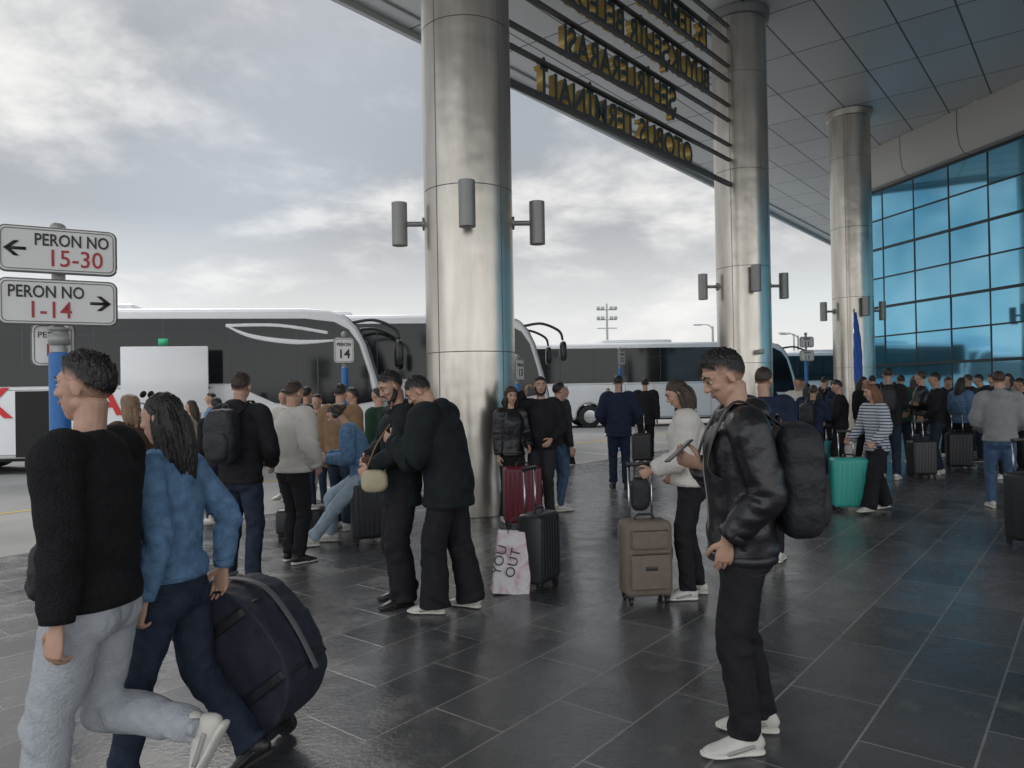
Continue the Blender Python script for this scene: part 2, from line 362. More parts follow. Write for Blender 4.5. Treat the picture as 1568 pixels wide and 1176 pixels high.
    for i in range(nv):
        for j in range(nu): fs.append((i*nu+j,i*nu+(j+1)%nu,(i+1)*nu+(j+1)%nu,(i+1)*nu+j))
    fs.append(tuple(range(nu-1,-1,-1))); fs.append(tuple(nv*nu+j for j in range(nu)))
    mb.add(vs,fs)
    if longh:
        L=.34 if hs=='long' else .18
        for k,(xx,yy,rr_) in enumerate([(0,-.085,.048),(-.045,-.07,.040),(.045,-.07,.040),(-.064,-.03,.026),(.064,-.03,.026),(-.068,.0,.014),(.068,.0,.014)]):
            p0=Mh@V((xx*.9,yy*.8,.04)); p1=Mh@V((xx*1.15,yy*1.08,-.04)); 
            back=Mh.to_3x3()@V((0,-1,0)); back.z=0
            p2=p1+V((0,0,-L*.4))+back*.03; p3=p1+V((0,0,-L*(.85+.12*math.sin(k*2+ph))))+back*.045
            mb.tube([p0,p1,p2,p3],[rr_*.7,rr_,(rr_*.9,rr_*.8),rr_*.3],n=28 if lod==0 else 16,step=.02,wr=.003,wf=40,ph=k*1.7,fl=(.0035,7) if hs=='long' else (.004,4))
    if hs=='bun': mb.ell((0,-.12,.03),(.04,.04,.04),M=Mh)
    nf=longh or hs=='bun'
    mk('hair',mb,hairm(hair) if nf else hairm(hair,SKA if skin is skinA else SKB),E,(vh*.9 if lod==0 else vh*1.1) if nf else 0,1,.010 if hs=='curly' else (.003 if nf else 0),.02,fade=None if nf else fade)
    # hands
    mb=MB()
    for sg,wp,fd,spec in arms:
        d=V(spec['d']) if 'd' in spec else (fd+V((0,.12,-.05))).normalized()
        s_=V(spec['s']) if 's' in spec else (V((0,1,0)) if abs(d.z)>.7 else V((0,0,1)))
        hand(mb,wp+fd*.012,d,s_,V(spec.get('n',(-sg,0,0))),spec.get('c',.42),lod)
    mk('hands',mb,skin,E,(.0036,.0055,0)[lod],1)
    if pack:
        Mb=Matrix.Translation(C+upv*pack.get('dz',-.02)-fw*(.125+b+.085))@Rf.to_4x4()@Matrix.Rotation(R(twist),4,'Z')
        s=pack.get('s',1); mb=MB()
        mb.ell((0,0,0),(.155*s,.10*s,.245*s),M=Mb,e=.55,nu=28,nv=20)
        mb.ell((0,-.075*s,-.08*s),(.12*s,.05*s,.13*s),M=Mb,e=.55,nu=24,nv=16)
        mk('backpack',mb,pack.get('m',bagB),E,vc,2,.03,.12)
        mb=MB()
        for sg in(-1,1):
            o=lat*sg*.10
            mb.tube([C+o-fw*(.16+b)-upv*.16,C+o+lat*sg*.03-fw*.06-upv*.12,C+o*1.15+fw*(.11+b)-upv*.05,C+o*1.05+fw*(.117+b)+upv*.06,SB+o*.95+fw*.06+upv*(.05+b),SB+o*.9-fw*.02+upv*(.068+b),C+o*.8-fw*(.14+b)+upv*.15],[(.022,.006)]*7,ref=lat,n=8,step=.02)
        mb.tube([(-.03,.06*s,.23*s),(-.02,.06*s,.27*s),(.02,.06*s,.27*s),(.03,.06*s,.23*s)],[.007]*4,ref=(0,1,0),n=6,M=Mb)
        mk('backpack_straps',mb,plasticB,E)
    if glasses:
        mb=MB()
        for sg in(-1,1):
            mb.ell((sg*.033,.075,.098),(.026,.008,.018),M=Mh@Matrix.Rotation(R(25),4,'X')@Matrix.Translation((0,.035,-.005)),nu=12,nv=8)
            mb.tube([(sg*.06,.075,.095),(sg*.082,.02,.075),(sg*.08,-.02,.03)],[.003]*3,ref=(0,0,1),n=6,M=Mh)
        mk('sunglasses',mb,plasticB,E)
    return E,Mh,arms

# near figures
E,_h,_a=person('man_in_black_sweater',-1.50,2.64,88,1.79,top=blackK,bulk=.026,hem=.90,pants=greyS,ps='jog',skin=skinA,hs='quiff',lod=0,
   lean=1,head=(-2,4),A=dict(w=(-.25,-.03,.885),h=(-.25,-1,0),c=.6,s=(.3,1,0)),B=dict(w=(.24,.10,.90),h=(.4,-1,0)),
   feet=((-.09,.17,.082,0),(.08,-.34,.40,60)),hz=.905)
mb=MB(); mb.ell((.02,.145,1.0),(.12,.075,.12),e=.8); mk('waist_pouch',mb,bagB,E,.009,3,.03,.08)
mb=MB(); mb.tube([(-.115,.02,.93),(-.12,.05,.86),(-.13,.06,.79)],[.004]*3,n=6); mk('pocket_seam',mb,bagB,E)
person('woman_in_denim_jacket',-1.42,3.08,84,1.655,fem=True,top=denim,bulk=.017,hem=.95,pants=denimD,ps='straight',shoe=shoeB,sole=soleB,hs='long',lod=0,
   lean=2,head=(4,2),collar=True,glasses=True,A=dict(w=(-.24,-.01,.90),h=(-.3,-1,0),c=.7,s=(.3,1,0)),B=dict(w=(.22,-.12,.93),h=(.3,-1,0)),
   feet=((-.09,.20,.082,0),(.08,-.32,.16,32)),hz=.90)
E,Mh,arms=person('man_in_leather_jacket',1.03,3.36,86,1.80,top=leather,bulk=.032,hem=.84,pants=blackC,ps='straight',shoe=shoeW,skin=skinA,hs='quiff',lod=0,
   lean=1,head=(24,6),collar=True,hood=True,A=dict(w=(-.19,.10,.955),h=(-.4,-1,.1),d=(.2,.1,-1),s=(0,1,0),c=.3),
   B=dict(w=(.03,.17,1.24),h=(.7,-.3,-1),d=(-.15,.9,.35),s=(-.6,0,.7),n=(-.3,.1,1),c=.7),pack=dict(s=1.05,dz=-.09),
   feet=((-.10,.02,.082,0),(.12,-.10,.082,0)),zipper=True)
mb=MB(); Mp=Matrix.Translation((-.02,.275,1.315))@Matrix.Rotation(R(-40),4,'X')@Matrix.Rotation(R(10),4,'Z')
mb.box((0,0,0),(.072,.15,.009),M=Mp,bev=.003); mk('smartphone',mb,plasticB,E,hard=True)
mb=MB(); mb.tube([(-.178,.06,.80),(-.18,.0,.79),(-.176,-.05,.80)],[.003]*3,n=6); mk('cargo_pocket_seams',mb,bagB,E)

person('woman_in_white_jacket',1.37,5.72,80,1.70,fem=True,top=whiteC,bulk=.045,hem=.92,pants=blackC,ps='straight',hs='long',hair=hairBr,lod=0,
   lean=4,head=(22,5),collar=True,A=dict(w=(-.17,.30,1.04),h=(-.3,-1,-.3),c=.9),B=dict(w=(.2,.12,.98),h=(.7,-.5,-.3),c=.6))
person('man_in_dark_coat_embracing',-.86,5.70,115,1.80,top=teal,bulk=.03,hem=.76,pants=blackC,ps='wide',shoe=shoeB,sole=soleB,hs='short',lod=0,
   lean=2,head=(24,10),beard=True,A=dict(w=(-.1,.26,1.05),h=(-1,-.3,-.4),c=.6),B=dict(w=(.15,.22,1.1),h=(1,-.5,-.3)),hood=True)
person('person_in_black_coat_embracing',-.48,5.48,72,1.80,top=teal,bulk=.062,hem=.78,pants=blackC,ps='wide',shoe=shoeW,hs='short',lod=0,
   lean=14,head=(38,20),hood=True,A=dict(w=(-.16,.36,1.24),h=(-.5,-.8,-.8),c=.4),B=dict(w=(.12,.42,1.46),h=(1,-.3,-.3),c=.4),
   feet=((-.11,.08,.082,0),(.10,-.12,.082,0)))
person('man_with_backpack',-2.33,6.33,-15,1.82,top=blackC,bulk=.03,hem=.86,pants=denimD,ps='straight',hs='short',lod=0,hair=hairBr,
   head=(5,10),hood=True,A=dict(w=(-.17,.16,1.0),h=(-.7,-.8,0)),B=dict(w=(.18,.18,1.0),h=(.7,-.8,0)),pack=dict(s=.92,m=bagB),feet=((-.15,.02,.082,0),(.13,-.05,.082,0)))
person('man_in_white_jacket',-2.12,7.12,-35,1.75,top=whiteC,bulk=.05,hem=.9,pants=blackC,ps='straight',hair=hairBr,lod=0,
   head=(8,5),collar=True,A=dict(w=(-.2,.2,1.05),h=(-.7,-.8,0)),B=dict(w=(.22,.1,.95),h=(.7,-.8,0)),shoe=shoeB)
person('woman_with_fair_hair',-3.62,7.0,60,1.64,fem=True,top=brown,bulk=.03,pants=denimD,hair=hairBl,hs='curly',lod=1)
person('traveller',-3.25,11.7,-20,1.86,top=navy,bulk=.02,pants=beige,ps='straight',lod=1)
person('man_in_tan_vest',-2.05,8.8,-10,1.74,top=tanC,bulk=.04,pants=denimD,ps='straight',lod=1,head=(10,0))
E,Hm,arms=person('seated_traveller_with_headphones',-1.62,8.0,98,1.78,fem=True,top=denim,bulk=.03,hem=.66,pants=denimL,ps='straight',hs='bun',hair=hairBr,lod=1,
   lean=20,head=(32,0),hz=.72,A=dict(w=(-.1,.36,.92),h=(-.6,-.6,-.8),c=.6),B=dict(w=(.08,.38,.94),h=(.6,-.6,-.8),c=.6),
   feet=((-.10,.54,.082,0),(.14,.36,.082,0)))
mb=MB(); k=12
mb.tube([Hm@V((.088*math.cos(a),0,.02+.115*math.sin(a))) for a in [math.pi*i/k for i in range(k+1)]],[.008]*(k+1),ref=(0,1,0),n=8)
for sg in(-1,1): mb.ell((sg*.09,0,-.005),(.02,.036,.04),M=Hm)
mk('headphones',mb,plasticB,E)
person('traveller',-4.0,10.0,40,1.72,top=blackC,pants=denimD,lod=2)
person('traveller',-5.9,14.5,120,1.8,top=denim,pants=blackC,lod=2)
person('traveller',-3.75,12.2,150,1.82,top=navy,pants=blackC,lod=2)
person('traveller',-2.9,11.0,170,1.74,top=brown,pants=denimD,lod=2)
person('traveller',-2.2,10.2,100,1.7,top=black2,pants=denimD,lod=2)
person('traveller',-5.2,12.0,100,1.68,fem=True,top=beige,pants=blackC,hs='long',hair=hairBr,lod=2)
person('traveller',-1.75,9.7,60,1.7,top=greenC,pants=blackC,lod=2)
person('woman_with_curly_hair',-.02,9.12,-150,1.66,fem=True,top=leather,bulk=.03,pants=blackC,ps='straight',hs='curly',hair=hairBr,lod=1,head=(5,-15),A=dict(w=(-.15,.2,1.0),h=(-.6,-.8,-.2)))
person('man_on_phone',.36,9.3,160,1.79,top=blackC,bulk=.03,pants=black2,ps='straight',beard=True,lod=1,head=(0,25),
   B=dict(w=(.17,.12,1.56),h=(1,.2,-.8),d=(-.2,-.1,1),s=(0,1,0),c=.8),A=dict(w=(-.18,.15,1.0),h=(-.6,-.8,0)))
person('traveller',.62,9.9,-60,1.72,top=black2,pants=denimM,lod=1,pack=dict(s=.8))
person('man_in_navy_jacket',1.72,12.0,-8,1.84,top=navy,bulk=.04,hem=.82,pants=navy,ps='straight',shoe=shoeB,sole=soleB,lod=1,A=dict(w=(-.2,.16,1.0),h=(-.7,-.8,0)),B=dict(w=(.2,.16,1.0),h=(.7,-.8,0)),head=(12,0))
person('man_in_dark_coat',2.95,16.4,-10,1.84,top=blackC,bulk=.04,hem=.78,pants=blackC,ps='straight',shoe=shoeB,sole=soleB,lod=1)
person('man_in_dark_suit',1.1,15.8,-80,1.8,top=black2,bulk=.025,pants=blackC,ps='straight',shoe=shoeB,sole=soleB,hair=hairG,lod=1,feet=((-.09,.2,.082,0),(.09,-.2,.12,15)))
person('traveller',3.5,27,170,1.75,top=navy,pants=denimD,lod=2)
person('traveller',3.85,16.6,140,1.66,fem=True,top=black2,hair=hairBr,hs='long',pants=denimD,lod=2)
person('traveller',2.35,6.9,-20,1.80,top=navy,bulk=.035,pants=blackC,lod=1,head=(5,-20),hair=hairBr)
person('woman_in_striped_top',4.60,9.36,100,1.63,fem=True,top=stripe,bulk=.03,hem=.86,pants=blackC,ps='wide',hair=hairR,hs='long',lod=1,lean=4,head=(6,-20),
   A=dict(w=(-.26,.22,.98),h=(-.5,-1,0),c=.8),B=dict(w=(.22,.26,1.0),h=(.5,-1,0),c=.8),feet=((-.16,.26,.082,0),(.14,-.2,.10,8)))
person('man_in_grey_hoodie',6.22,9.45,-25,1.76,top=greyH,bulk=.04,pants=denimM,ps='straight',shoe=shoeW,lod=1,hair=hairBr,hood=True,head=(10,0),
   A=dict(w=(-.16,.2,1.0),h=(-.7,-.8,0)),B=dict(w=(.16,.2,1.0),h=(.7,-.8,0)))
person('traveller_in_dark_coat',5.02,6.9,60,1.66,top=blackC,bulk=.04,hem=.75,pants=blackC,ps='straight',shoe=shoeB,lod=1)
pan=[denimD,blackC,black2,denimM,blackC,beige]
crowd=[(5.8,15,1.78,whiteC),(5.4,13.5,1.66,navy),(6.75,16,1.8,blackC),(6.1,14,1.72,navy),(5.75,13,1.70,blackC),(7.1,15,1.78,blackC),(8.3,17,1.82,navy),(6.35,12.5,1.90,blackC),
 (7.9,15,1.8,greenC),(9.25,17,1.8,brown),(7.75,14,1.85,leather),(7.45,13,1.8,blackC),(9.4,16,1.75,black2),(8.5,14,1.72,denim),(10.5,17,1.8,black2),(9.5,15,1.78,blackC),(11.7,18,1.8,navy),(10.75,16,1.8,greyH),(8.95,13,1.68,blackC),
 (6.0,17.5,1.75,blackC),(7.2,18.5,1.8,black2),(8.9,18.5,1.7,redC),(5.0,12.3,1.62,navy),(8.15,12.3,1.78,black2)]
for i,(x,y,h,t) in enumerate(crowd):
    fem=(i%4==1)
    yaw=random.choice([-20,20,90,110,-60,-90,150,200,-30,70])+random.uniform(-15,15)
    A=random.choice([None,dict(w=(-.15,.22,1.0),h=(-.7,-.8,0)),dict(w=(-.06,.28,1.15),h=(-.7,-.5,-.5))])
    B=random.choice([None,dict(w=(.15,.22,1.0),h=(.7,-.8,0)),dict(w=(.04,.28,1.22),h=(.7,-.5,-.5))])
    person('traveller',x,y,yaw,h,fem=fem,top=t,bulk=random.uniform(.02,.045),hem=random.choice([.84,.88,.9]),pants=random.choice(pan),ps=random.choice(['slim','straight','straight']),
       shoe=random.choice([shoeW,shoeB]),skin=random.choice([skinA,skinB]),hair=random.choice([hairB,hairB,hairBr]),hs='long' if fem else 'short',lod=2,A=A,B=B,head=(random.uniform(0,20),random.uniform(-25,25)),
       pack=dict(s=.85) if i%5==2 else None,hood=(i%3==0))

# ------------------------------------------------------------------ luggage
def case(name,x,y,yaw,w,h,d,m,handle=.35,ribs=True,soft=False):
    E=empty(name,(x,y,gz(x,y)),R(yaw))
    mb=MB(); mb.box((0,0,.06+h/2),(w,d,h),bev=min(.045,d*.2),seg=4)
    if ribs:
        nr=7
        for i in range(nr):
            xx=-w/2+w*(i+1)/(nr+1)
            for sy in(-1,1): mb.box((xx,sy*(d/2+.001),.06+h/2),(w/(nr+1)*.5,.009,h*.84),bev=.003,seg=1)
    if soft:
        mb.box((0,-d/2-.015,.06+h*.35),(w*.82,.05,h*.48),bev=.02,seg=3); mb.box((0,-d/2-.008,.06+h*.77),(w*.76,.035,h*.26),bev=.015,seg=3)
    mk('shell',mb,m,E,hard=True)
    mb=MB(); mb.box((0,0,.06+h/2),(w+.004,.010,h-.09),bev=.002,seg=1); mb.box((0,0,.06+h/2),(w-.09,.010,h+.004),bev=.002,seg=1)
    mb.tube([(-.07,0,.06+h),(-.06,0,.095+h),(.06,0,.095+h),(.07,0,.06+h)],[.01]*4,ref=(0,1,0),n=8)
    mb.tube([(w/2,-.0,.06+h*.42),(w/2+.025,0,.06+h*.45),(w/2+.025,0,.06+h*.62),(w/2,0,.06+h*.65)],[.009]*4,ref=(0,1,0),n=8)
    if soft:
        for zz,ww in((.06+h*.58,.78),(.06+h*.885,.7)):
            mb.tube([(-w*ww/2,-d/2-.036 if zz<.5 else -d/2-.022,zz),(w*ww/2,-d/2-.036 if zz<.5 else -d/2-.022,zz)],[.004]*2,ref=(0,1,0),n=6)
        mb.box((0,-d/2-.043,.06+h*.4),(.09,.008,.03),bev=.003)
    for sx in(-1,1):
        for sy in(-1,1):
            cx,cy=sx*(w/2-.045),sy*(d/2-.04)
            mb.box((cx,cy,.062),(.045,.045,.03),bev=.006); mb.cyl((cx-.012,cy,.027),(cx+.012,cy,.027),.027,n=16); mb.box((cx-.017,cy,.045),(.005,.02,.04)); mb.box((cx+.017,cy,.045),(.005,.02,.04))
    mk('trim_and_wheels',mb,plasticB,E,hard=True)
    if handle:
        mb=MB()
        for sx in(-1,1): mb.cyl((sx*.09,d/2-.03,h*.9),(sx*.09,d/2-.03,h+.06+handle),.009,n=10)
        mk('telescopic_handle',mb,chrome,E)
        mb=MB(); mb.box((0,d/2-.03,h+.07+handle),(.22,.032,.032),bev=.01); mk('grip',mb,plasticB,E,hard=True)
    return E
caseBr=mat('brown_suitcase_fabric',(.19,.15,.12),.75,nz=.15,ns=20,bump=.4,bs=150)
caseT=mat('turquoise_shell',(.05,.42,.36),.35,nz=.04); caseC=mat('cyan_shell',(.08,.42,.45),.35,nz=.04)
caseR=mat('burgundy_shell',(.13,.012,.025),.35,nz=.1); caseK=mat('black_shell',(.022,.023,.026),.4,nz=.15); caseN=mat('navy_shell',(.015,.022,.045),.4,nz=.15)
E=case('brown_suitcase',.985,5.62,8,.37,.56,.24,caseBr,.40,False,True)
mb=MB(); mb.ell((.0,.09,.80),(.075,.05,.13),e=.6); mb.tube([(-.05,.09,.9),(-.03,.09,1.03),(.03,.09,1.03),(.05,.09,.9)],[.008]*4,ref=(0,1,0),n=6); mk('hand_luggage_on_handle',mb,bagB,E,.008,1,.01)
case('black_suitcase',.20,6.05,60,.36,.56,.22,caseK,.34)
case('burgundy_suitcase',.10,8.75,10,.44,.66,.27,caseR,.0)
case('turquoise_suitcase',4.28,9.45,-8,.44,.62,.27,caseT,.32)
case('dark_suitcase',3.98,9.75,60,.42,.64,.26,caseK,.30)
case('cyan_suitcase',-4.55,11.2,15,.38,.60,.26,caseC,.3)
case('black_suitcase',-1.55,7.98,20,.40,.60,.26,caseK,.0)
case('dark_suitcase',-2.4,8.3,10,.5,.28,.3,caseK,.0,False)
case('navy_suitcase',7.55,13.6,20,.42,.62,.27,caseN,.35); case('black_suitcase',8.25,13.7,-20,.42,.62,.27,caseK,.35); case('black_suitcase',6.95,12.6,0,.42,.58,.27,caseK,.3)
case('cyan_suitcase',5.65,13.2,0,.36,.55,.24,caseC,.4); case('black_suitcase',5.15,12.9,20,.40,.6,.24,caseN,.4); case('black_suitcase',5.1,7.3,20,.45,.66,.28,caseK,.3)
case('burgundy_suitcase',9.3,14.2,0,.42,.6,.26,caseR,.3); case('black_suitcase',2.75,15.9,0,.4,.58,.25,caseK,.4)

# shopping bag
E=empty('paper_shopping_bag',(-.045,5.92,0),R(8))
mpb=bpy.data.materials.new('printed_paper'); mpb.use_nodes=True; nt=mpb.node_tree; b=nt.nodes['Principled BSDF']
tc=nt.nodes.new('ShaderNodeTexCoord'); n_=nt.nodes.new('ShaderNodeTexNoise'); n_.inputs['Scale'].default_value=6; n_.inputs['Distortion'].default_value=1.5
rp=nt.nodes.new('ShaderNodeValToRGB'); e=rp.color_ramp.elements; e[0].position=.42; e[0].color=(.75,.73,.75,1); e[1].position=.66; e[1].color=(.5,.3,.36,1)
q=e.new(.54); q.color=(.70,.58,.62,1)
nt.links.new(tc.outputs['Object'],n_.inputs['Vector']); nt.links.new(n_.outputs['Fac'],rp.inputs[0]); nt.links.new(rp.outputs[0],b.inputs['Base Color']); b.inputs['Roughness'].default_value=.5
bm=bmesh.new(); L=[]
for zi in range(9):
    t=zi/8; w=.145-.006*t; d=.06-.035*t**1.5; ring=[]
    for (px,py) in [(-1,-1),(-.5,-1),(0,-1),(.5,-1),(1,-1),(1,0),(1,1),(.5,1),(0,1),(-.5,1),(-1,1),(-1,0)]:
        inn=.02*t if (px in(1,-1) and py==0) else 0
        ring.append(bm.verts.new((px*(w-inn)+.006*noise.noise(V((px*3,py*3,zi*.8))),py*d+.008*noise.noise(V((px*3,zi*.7,py*2+5))),.003+t*.49)))
    L.append(ring)
for a,c in zip(L,L[1:]):
    for i in range(12): bm.faces.new((a[i],a[(i+1)%12],c[(i+1)%12],c[i]))
bm.faces.new(L[0][::-1])
me=bpy.data.meshes.new('bag_body'); bm.to_mesh(me); bm.free(); me.materials.append(mpb)
o=bpy.data.objects.new('bag_body',me); scene.collection.objects.link(o); o.parent=E
q=o.modifiers.new('s','SOLIDIFY'); q.thickness=.002
mb=MB()
for sy in(-1,1): mb.tube([(-.06,sy*.025,.47),(-.05,sy*.02,.56),(.0,sy*.015,.60),(.05,sy*.02,.56),(.06,sy*.025,.47)],[.003]*5,ref=(0,1,0),n=6)
mk('cord_handles',mb,plasticB,E)
text('print','YOU\nOUT',.11,Matrix.Translation((-.06,-.066,.26))@Matrix.Rotation(R(86),4,'X')@Matrix.Rotation(R(80),4,'Z'),plasticB,E,.0005)
E.rotation_euler=(0,R(6),R(8))

E=empty('handbag',(-1.02,5.42,0)); mb=MB(); mb.ell((0,0,.97),(.10,.045,.085),e=.7); mk('bag',mb,mat('cream_leather',(.42,.36,.24),.5,bump=.2),E,.008,1,.01)
mb=MB(); mb.tube([(-.07,0,1.02),(0.02,.06,1.25),(.16,.16,1.44),(.12,.1,1.2),(.07,0,1.02)],[.006]*5,ref=(0,1,0),n=6); mk('strap',mb,tanC,E)

# big wheeled duffel
duf=mat('navy_duffel_fabric',(.020,.025,.042),.75,nz=.2,ns=30,bump=.4,bs=220); dufg=mat('grey_trim',(.13,.13,.14),.6)
E=empty('wheeled_duffel_bag',(-1.14,3.38,.055)); E.rotation_euler=(0,R(-37),R(-14))
def dprof(s=1):
    L_=[(0.0,.02)]
    for i in range(15):
        a=-math.pi/2+math.pi*i/14
        L_.append((.07+(.35*abs(math.cos(a))**.75)*s, .36+.345*s*(abs(math.sin(a))**.8)*(1 if a>0 else -1)))
    L_.append((0.0,.70)); return L_
bm=MB(); bm.prism(dprof(),-.17,.17)
o=mk('bag_body',bm,duf,E,.010,6,.03,.14)
mb=MB()
for sy in(-1,1):
    pr=[V((p[0]*.985,sy*.158,p[1])) for p in dprof(.985)]
    mb.tube(pr,[.008]*len(pr),ref=(0,1,0),n=8,step=.02)
for zz in(.18,.50):
    mb.tube([(0.0,-.175,zz),(.18,-.186,zz),(.33,-.182,zz),(.385,-.15,zz),(.395,0,zz),(.385,.15,zz),(.33,.182,zz),(.0,.18,zz)],[(.022,.003)]*8,ref=(0,0,1),n=8,step=.02)
mk('piping_and_straps',mb,bagB,E)
mb=MB(); mb.tube([(.405,0,.12),(.432,0,.35),(.405,0,.56),(.26,0,.70),(.1,0,.72)],[(.02,.004)]*5,ref=(0,1,0),n=8,step=.02)
mb.box((.17,0,.705),(.19,.22,.014),bev=.004); mb.box((.07,-.12,.68),(.1,.04,.05),bev=.01)
mk('top_panel',mb,dufg,E,hard=True)
mb=MB()
mb.box((-.012,0,.33),(.03,.30,.70),bev=.012)
for sy in(-1,1):
    mb.box((-.035,sy*.11,.36),(.02,.035,.66),bev=.006); mb.cyl((-.0,sy*.15-.02,.0),(-.0,sy*.15+.02,.0),.05,n=24); mb.box((.03,sy*.13,.04),(.09,.07,.07),bev=.02)
    mb.tube([(-.035,sy*.10,.68),(-.035,sy*.10,.95)],[.009]*2,ref=(0,1,0),n=8)
mb.tube([(-.035,-.10,.94),(-.037,-.09,.975),(-.037,.09,.975),(-.035,.10,.94)],[.014]*4,ref=(1,0,0),n=10)
for i in range(3): mb.box((-.045,0,.15+i*.2),(.02,.22,.03),bev=.005)
mk('frame_wheels_handle',mb,plasticB,E,hard=True)

# ------------------------------------------------------------------ setting
def nodes(m): nt=m.node_tree; return nt,nt.nodes['Principled BSDF']
def sheet(name,pts,z,m):
    me=bpy.data.meshes.new(name); me.from_pydata([(p[0],p[1],z) for p in pts],[],[tuple(range(len(pts)))]); me.materials.append(m)
    bm=bmesh.new(); bm.from_mesh(me); 
    for f in bm.faces:
        if f.normal.z<0: f.normal_flip()
    bm.to_mesh(me); bm.free()
    o=bpy.data.objects.new(name,me); scene.collection.objects.link(o); return o
asph=mat('asphalt',(.30,.30,.29),.75,nz=.22,ns=.6,bump=.3,bs=80)
sheet('ground',[(-1500,-1500),(1500,-1500),(1500,1500),(-1500,1500)],ROADZ,asph)
tm=bpy.data.materials.new('platform_tiles'); tm.use_nodes=True; nt,b=nodes(tm)
tc=nt.nodes.new('ShaderNodeTexCoord'); mp=nt.nodes.new('ShaderNodeMapping'); mp.inputs['Rotation'].default_value=(0,0,-math.atan2(.781,.624))
nt.links.new(tc.outputs['Object'],mp.inputs['Vector'])
br=nt.nodes.new('ShaderNodeTexBrick'); br.inputs['Scale'].default_value=1; br.inputs['Brick Width'].default_value=.9; br.inputs['Row Height'].default_value=.45
br.inputs['Mortar Size'].default_value=.006; br.inputs['Mortar Smooth'].default_value=.3; br.inputs['Bias'].default_value=0
br.inputs['Color1'].default_value=(.066,.068,.071,1); br.inputs['Color2'].default_value=(.118,.120,.123,1); br.inputs['Mortar'].default_value=(.26,.25,.24,1)
nt.links.new(mp.outputs[0],br.inputs['Vector'])
n1=nt.nodes.new('ShaderNodeTexNoise'); n1.inputs['Scale'].default_value=.9; n1.inputs['Detail'].default_value=5; n1.inputs['Roughness'].default_value=.65
nt.links.new(tc.outputs['Object'],n1.inputs['Vector'])
r1=nt.nodes.new('ShaderNodeMapRange'); r1.inputs[1].default_value=.3; r1.inputs[2].default_value=.75; r1.inputs[3].default_value=.75; r1.inputs[4].default_value=1.4
nt.links.new(n1.outputs['Fac'],r1.inputs[0])
mu=nt.nodes.new('ShaderNodeVectorMath'); mu.operation='SCALE'; nt.links.new(br.outputs['Color'],mu.inputs[0]); nt.links.new(r1.outputs[0],mu.inputs['Scale'])
n3=nt.nodes.new('ShaderNodeTexNoise'); n3.inputs['Scale'].default_value=2.6; n3.inputs['Detail'].default_value=6; n3.inputs['Roughness'].default_value=.7
nt.links.new(tc.outputs['Object'],n3.inputs['Vector'])
r3=nt.nodes.new('ShaderNodeMapRange'); r3.inputs[1].default_value=.56; r3.inputs[2].default_value=.76; r3.inputs[3].default_value=0; r3.inputs[4].default_value=.7
nt.links.new(n3.outputs['Fac'],r3.inputs[0])
mx=nt.nodes.new('ShaderNodeMix'); mx.data_type='RGBA'; mx.inputs[7].default_value=(.26,.255,.25,1); nt.links.new(r3.outputs[0],mx.inputs[0]); nt.links.new(mu.outputs[0],mx.inputs[6])
nt.links.new(mx.outputs[2],b.inputs['Base Color'])
r2=nt.nodes.new('ShaderNodeMapRange'); r2.inputs[1].default_value=.3; r2.inputs[2].default_value=.7; r2.inputs[3].default_value=.14; r2.inputs[4].default_value=.36
nt.links.new(n3.outputs['Fac'],r2.inputs[0]); nt.links.new(r2.outputs[0],b.inputs['Roughness'])
n4=nt.nodes.new('ShaderNodeTexNoise'); n4.inputs['Scale'].default_value=35; n4.inputs['Detail'].default_value=3; nt.links.new(tc.outputs['Object'],n4.inputs['Vector'])
ad=nt.nodes.new('ShaderNodeMath'); ad.operation='MULTIPLY_ADD'; ad.inputs[1].default_value=-1.2
nt.links.new(br.outputs['Fac'],ad.inputs[0]); nt.links.new(n4.outputs['Fac'],ad.inputs[2])
bp=nt.nodes.new('ShaderNodeBump'); bp.inputs['Strength'].default_value=.25; bp.inputs['Distance'].default_value=.006; nt.links.new(ad.outputs[0],bp.inputs['Height']); nt.links.new(bp.outputs[0],b.inputs['Normal'])
e0=E0-UD*60; e1=E0+UD*95; n_in=-ND
c1=e1+n_in*90; c0=e0+n_in*90
mb=MB(); pl=[e0,e1,c1,c0]
mb.add([(p.x,p.y,0) for p in pl]+[(p.x,p.y,-.2) for p in pl],[(0,1,2,3),(0,1,5,4),(1,2,6,5),(2,3,7,6),(3,0,4,7)])
mk('platform_pavement',mb,tm,hard=True)
kerbm=mat('kerb_concrete',(.36,.35,.33),.8,bump=.3,bs=60,ns=4)
mb=MB(); Mk=Matrix.Translation((E0.x,E0.y,0))@Matrix.Rotation(math.atan2(.781,.624),4,'Z')
for i in range(-60,95): mb.box((i+.5,.085,-.075),(.992,.16,.165),M=Mk,bev=.012,seg=1)
mk('kerb',mb,kerbm,hard=True)
yel=mat('yellow_road_paint',(.55,.38,.05),.7,nz=.25,ns=3); whp=mat('white_road_paint',(.6,.6,.58),.7,nz=.2,ns=3)
def line(name,off,w,m,t0=-60,t1=95):
    a=E0+UD*t0+ND*off; c=E0+UD*t1+ND*off
    return sheet(name,[a,c,c+ND*w,a+ND*w],ROADZ+.004,m)
line('yellow_line',.5,.14,yel); line('yellow_line',4.2,.14,yel)
for i in range(12):
    a=E0+UD*(-16+i*4.2)+ND*1.1; d=(ND*.98+UD*.2).normalized(); q=V((-d.y,d.x))*.07
    if i in(4,5,6,7,8,9,10): sheet('bay_marking',[a-q,a+q,a+q+d*2.9,a-q+d*2.9],ROADZ+.004,whp)

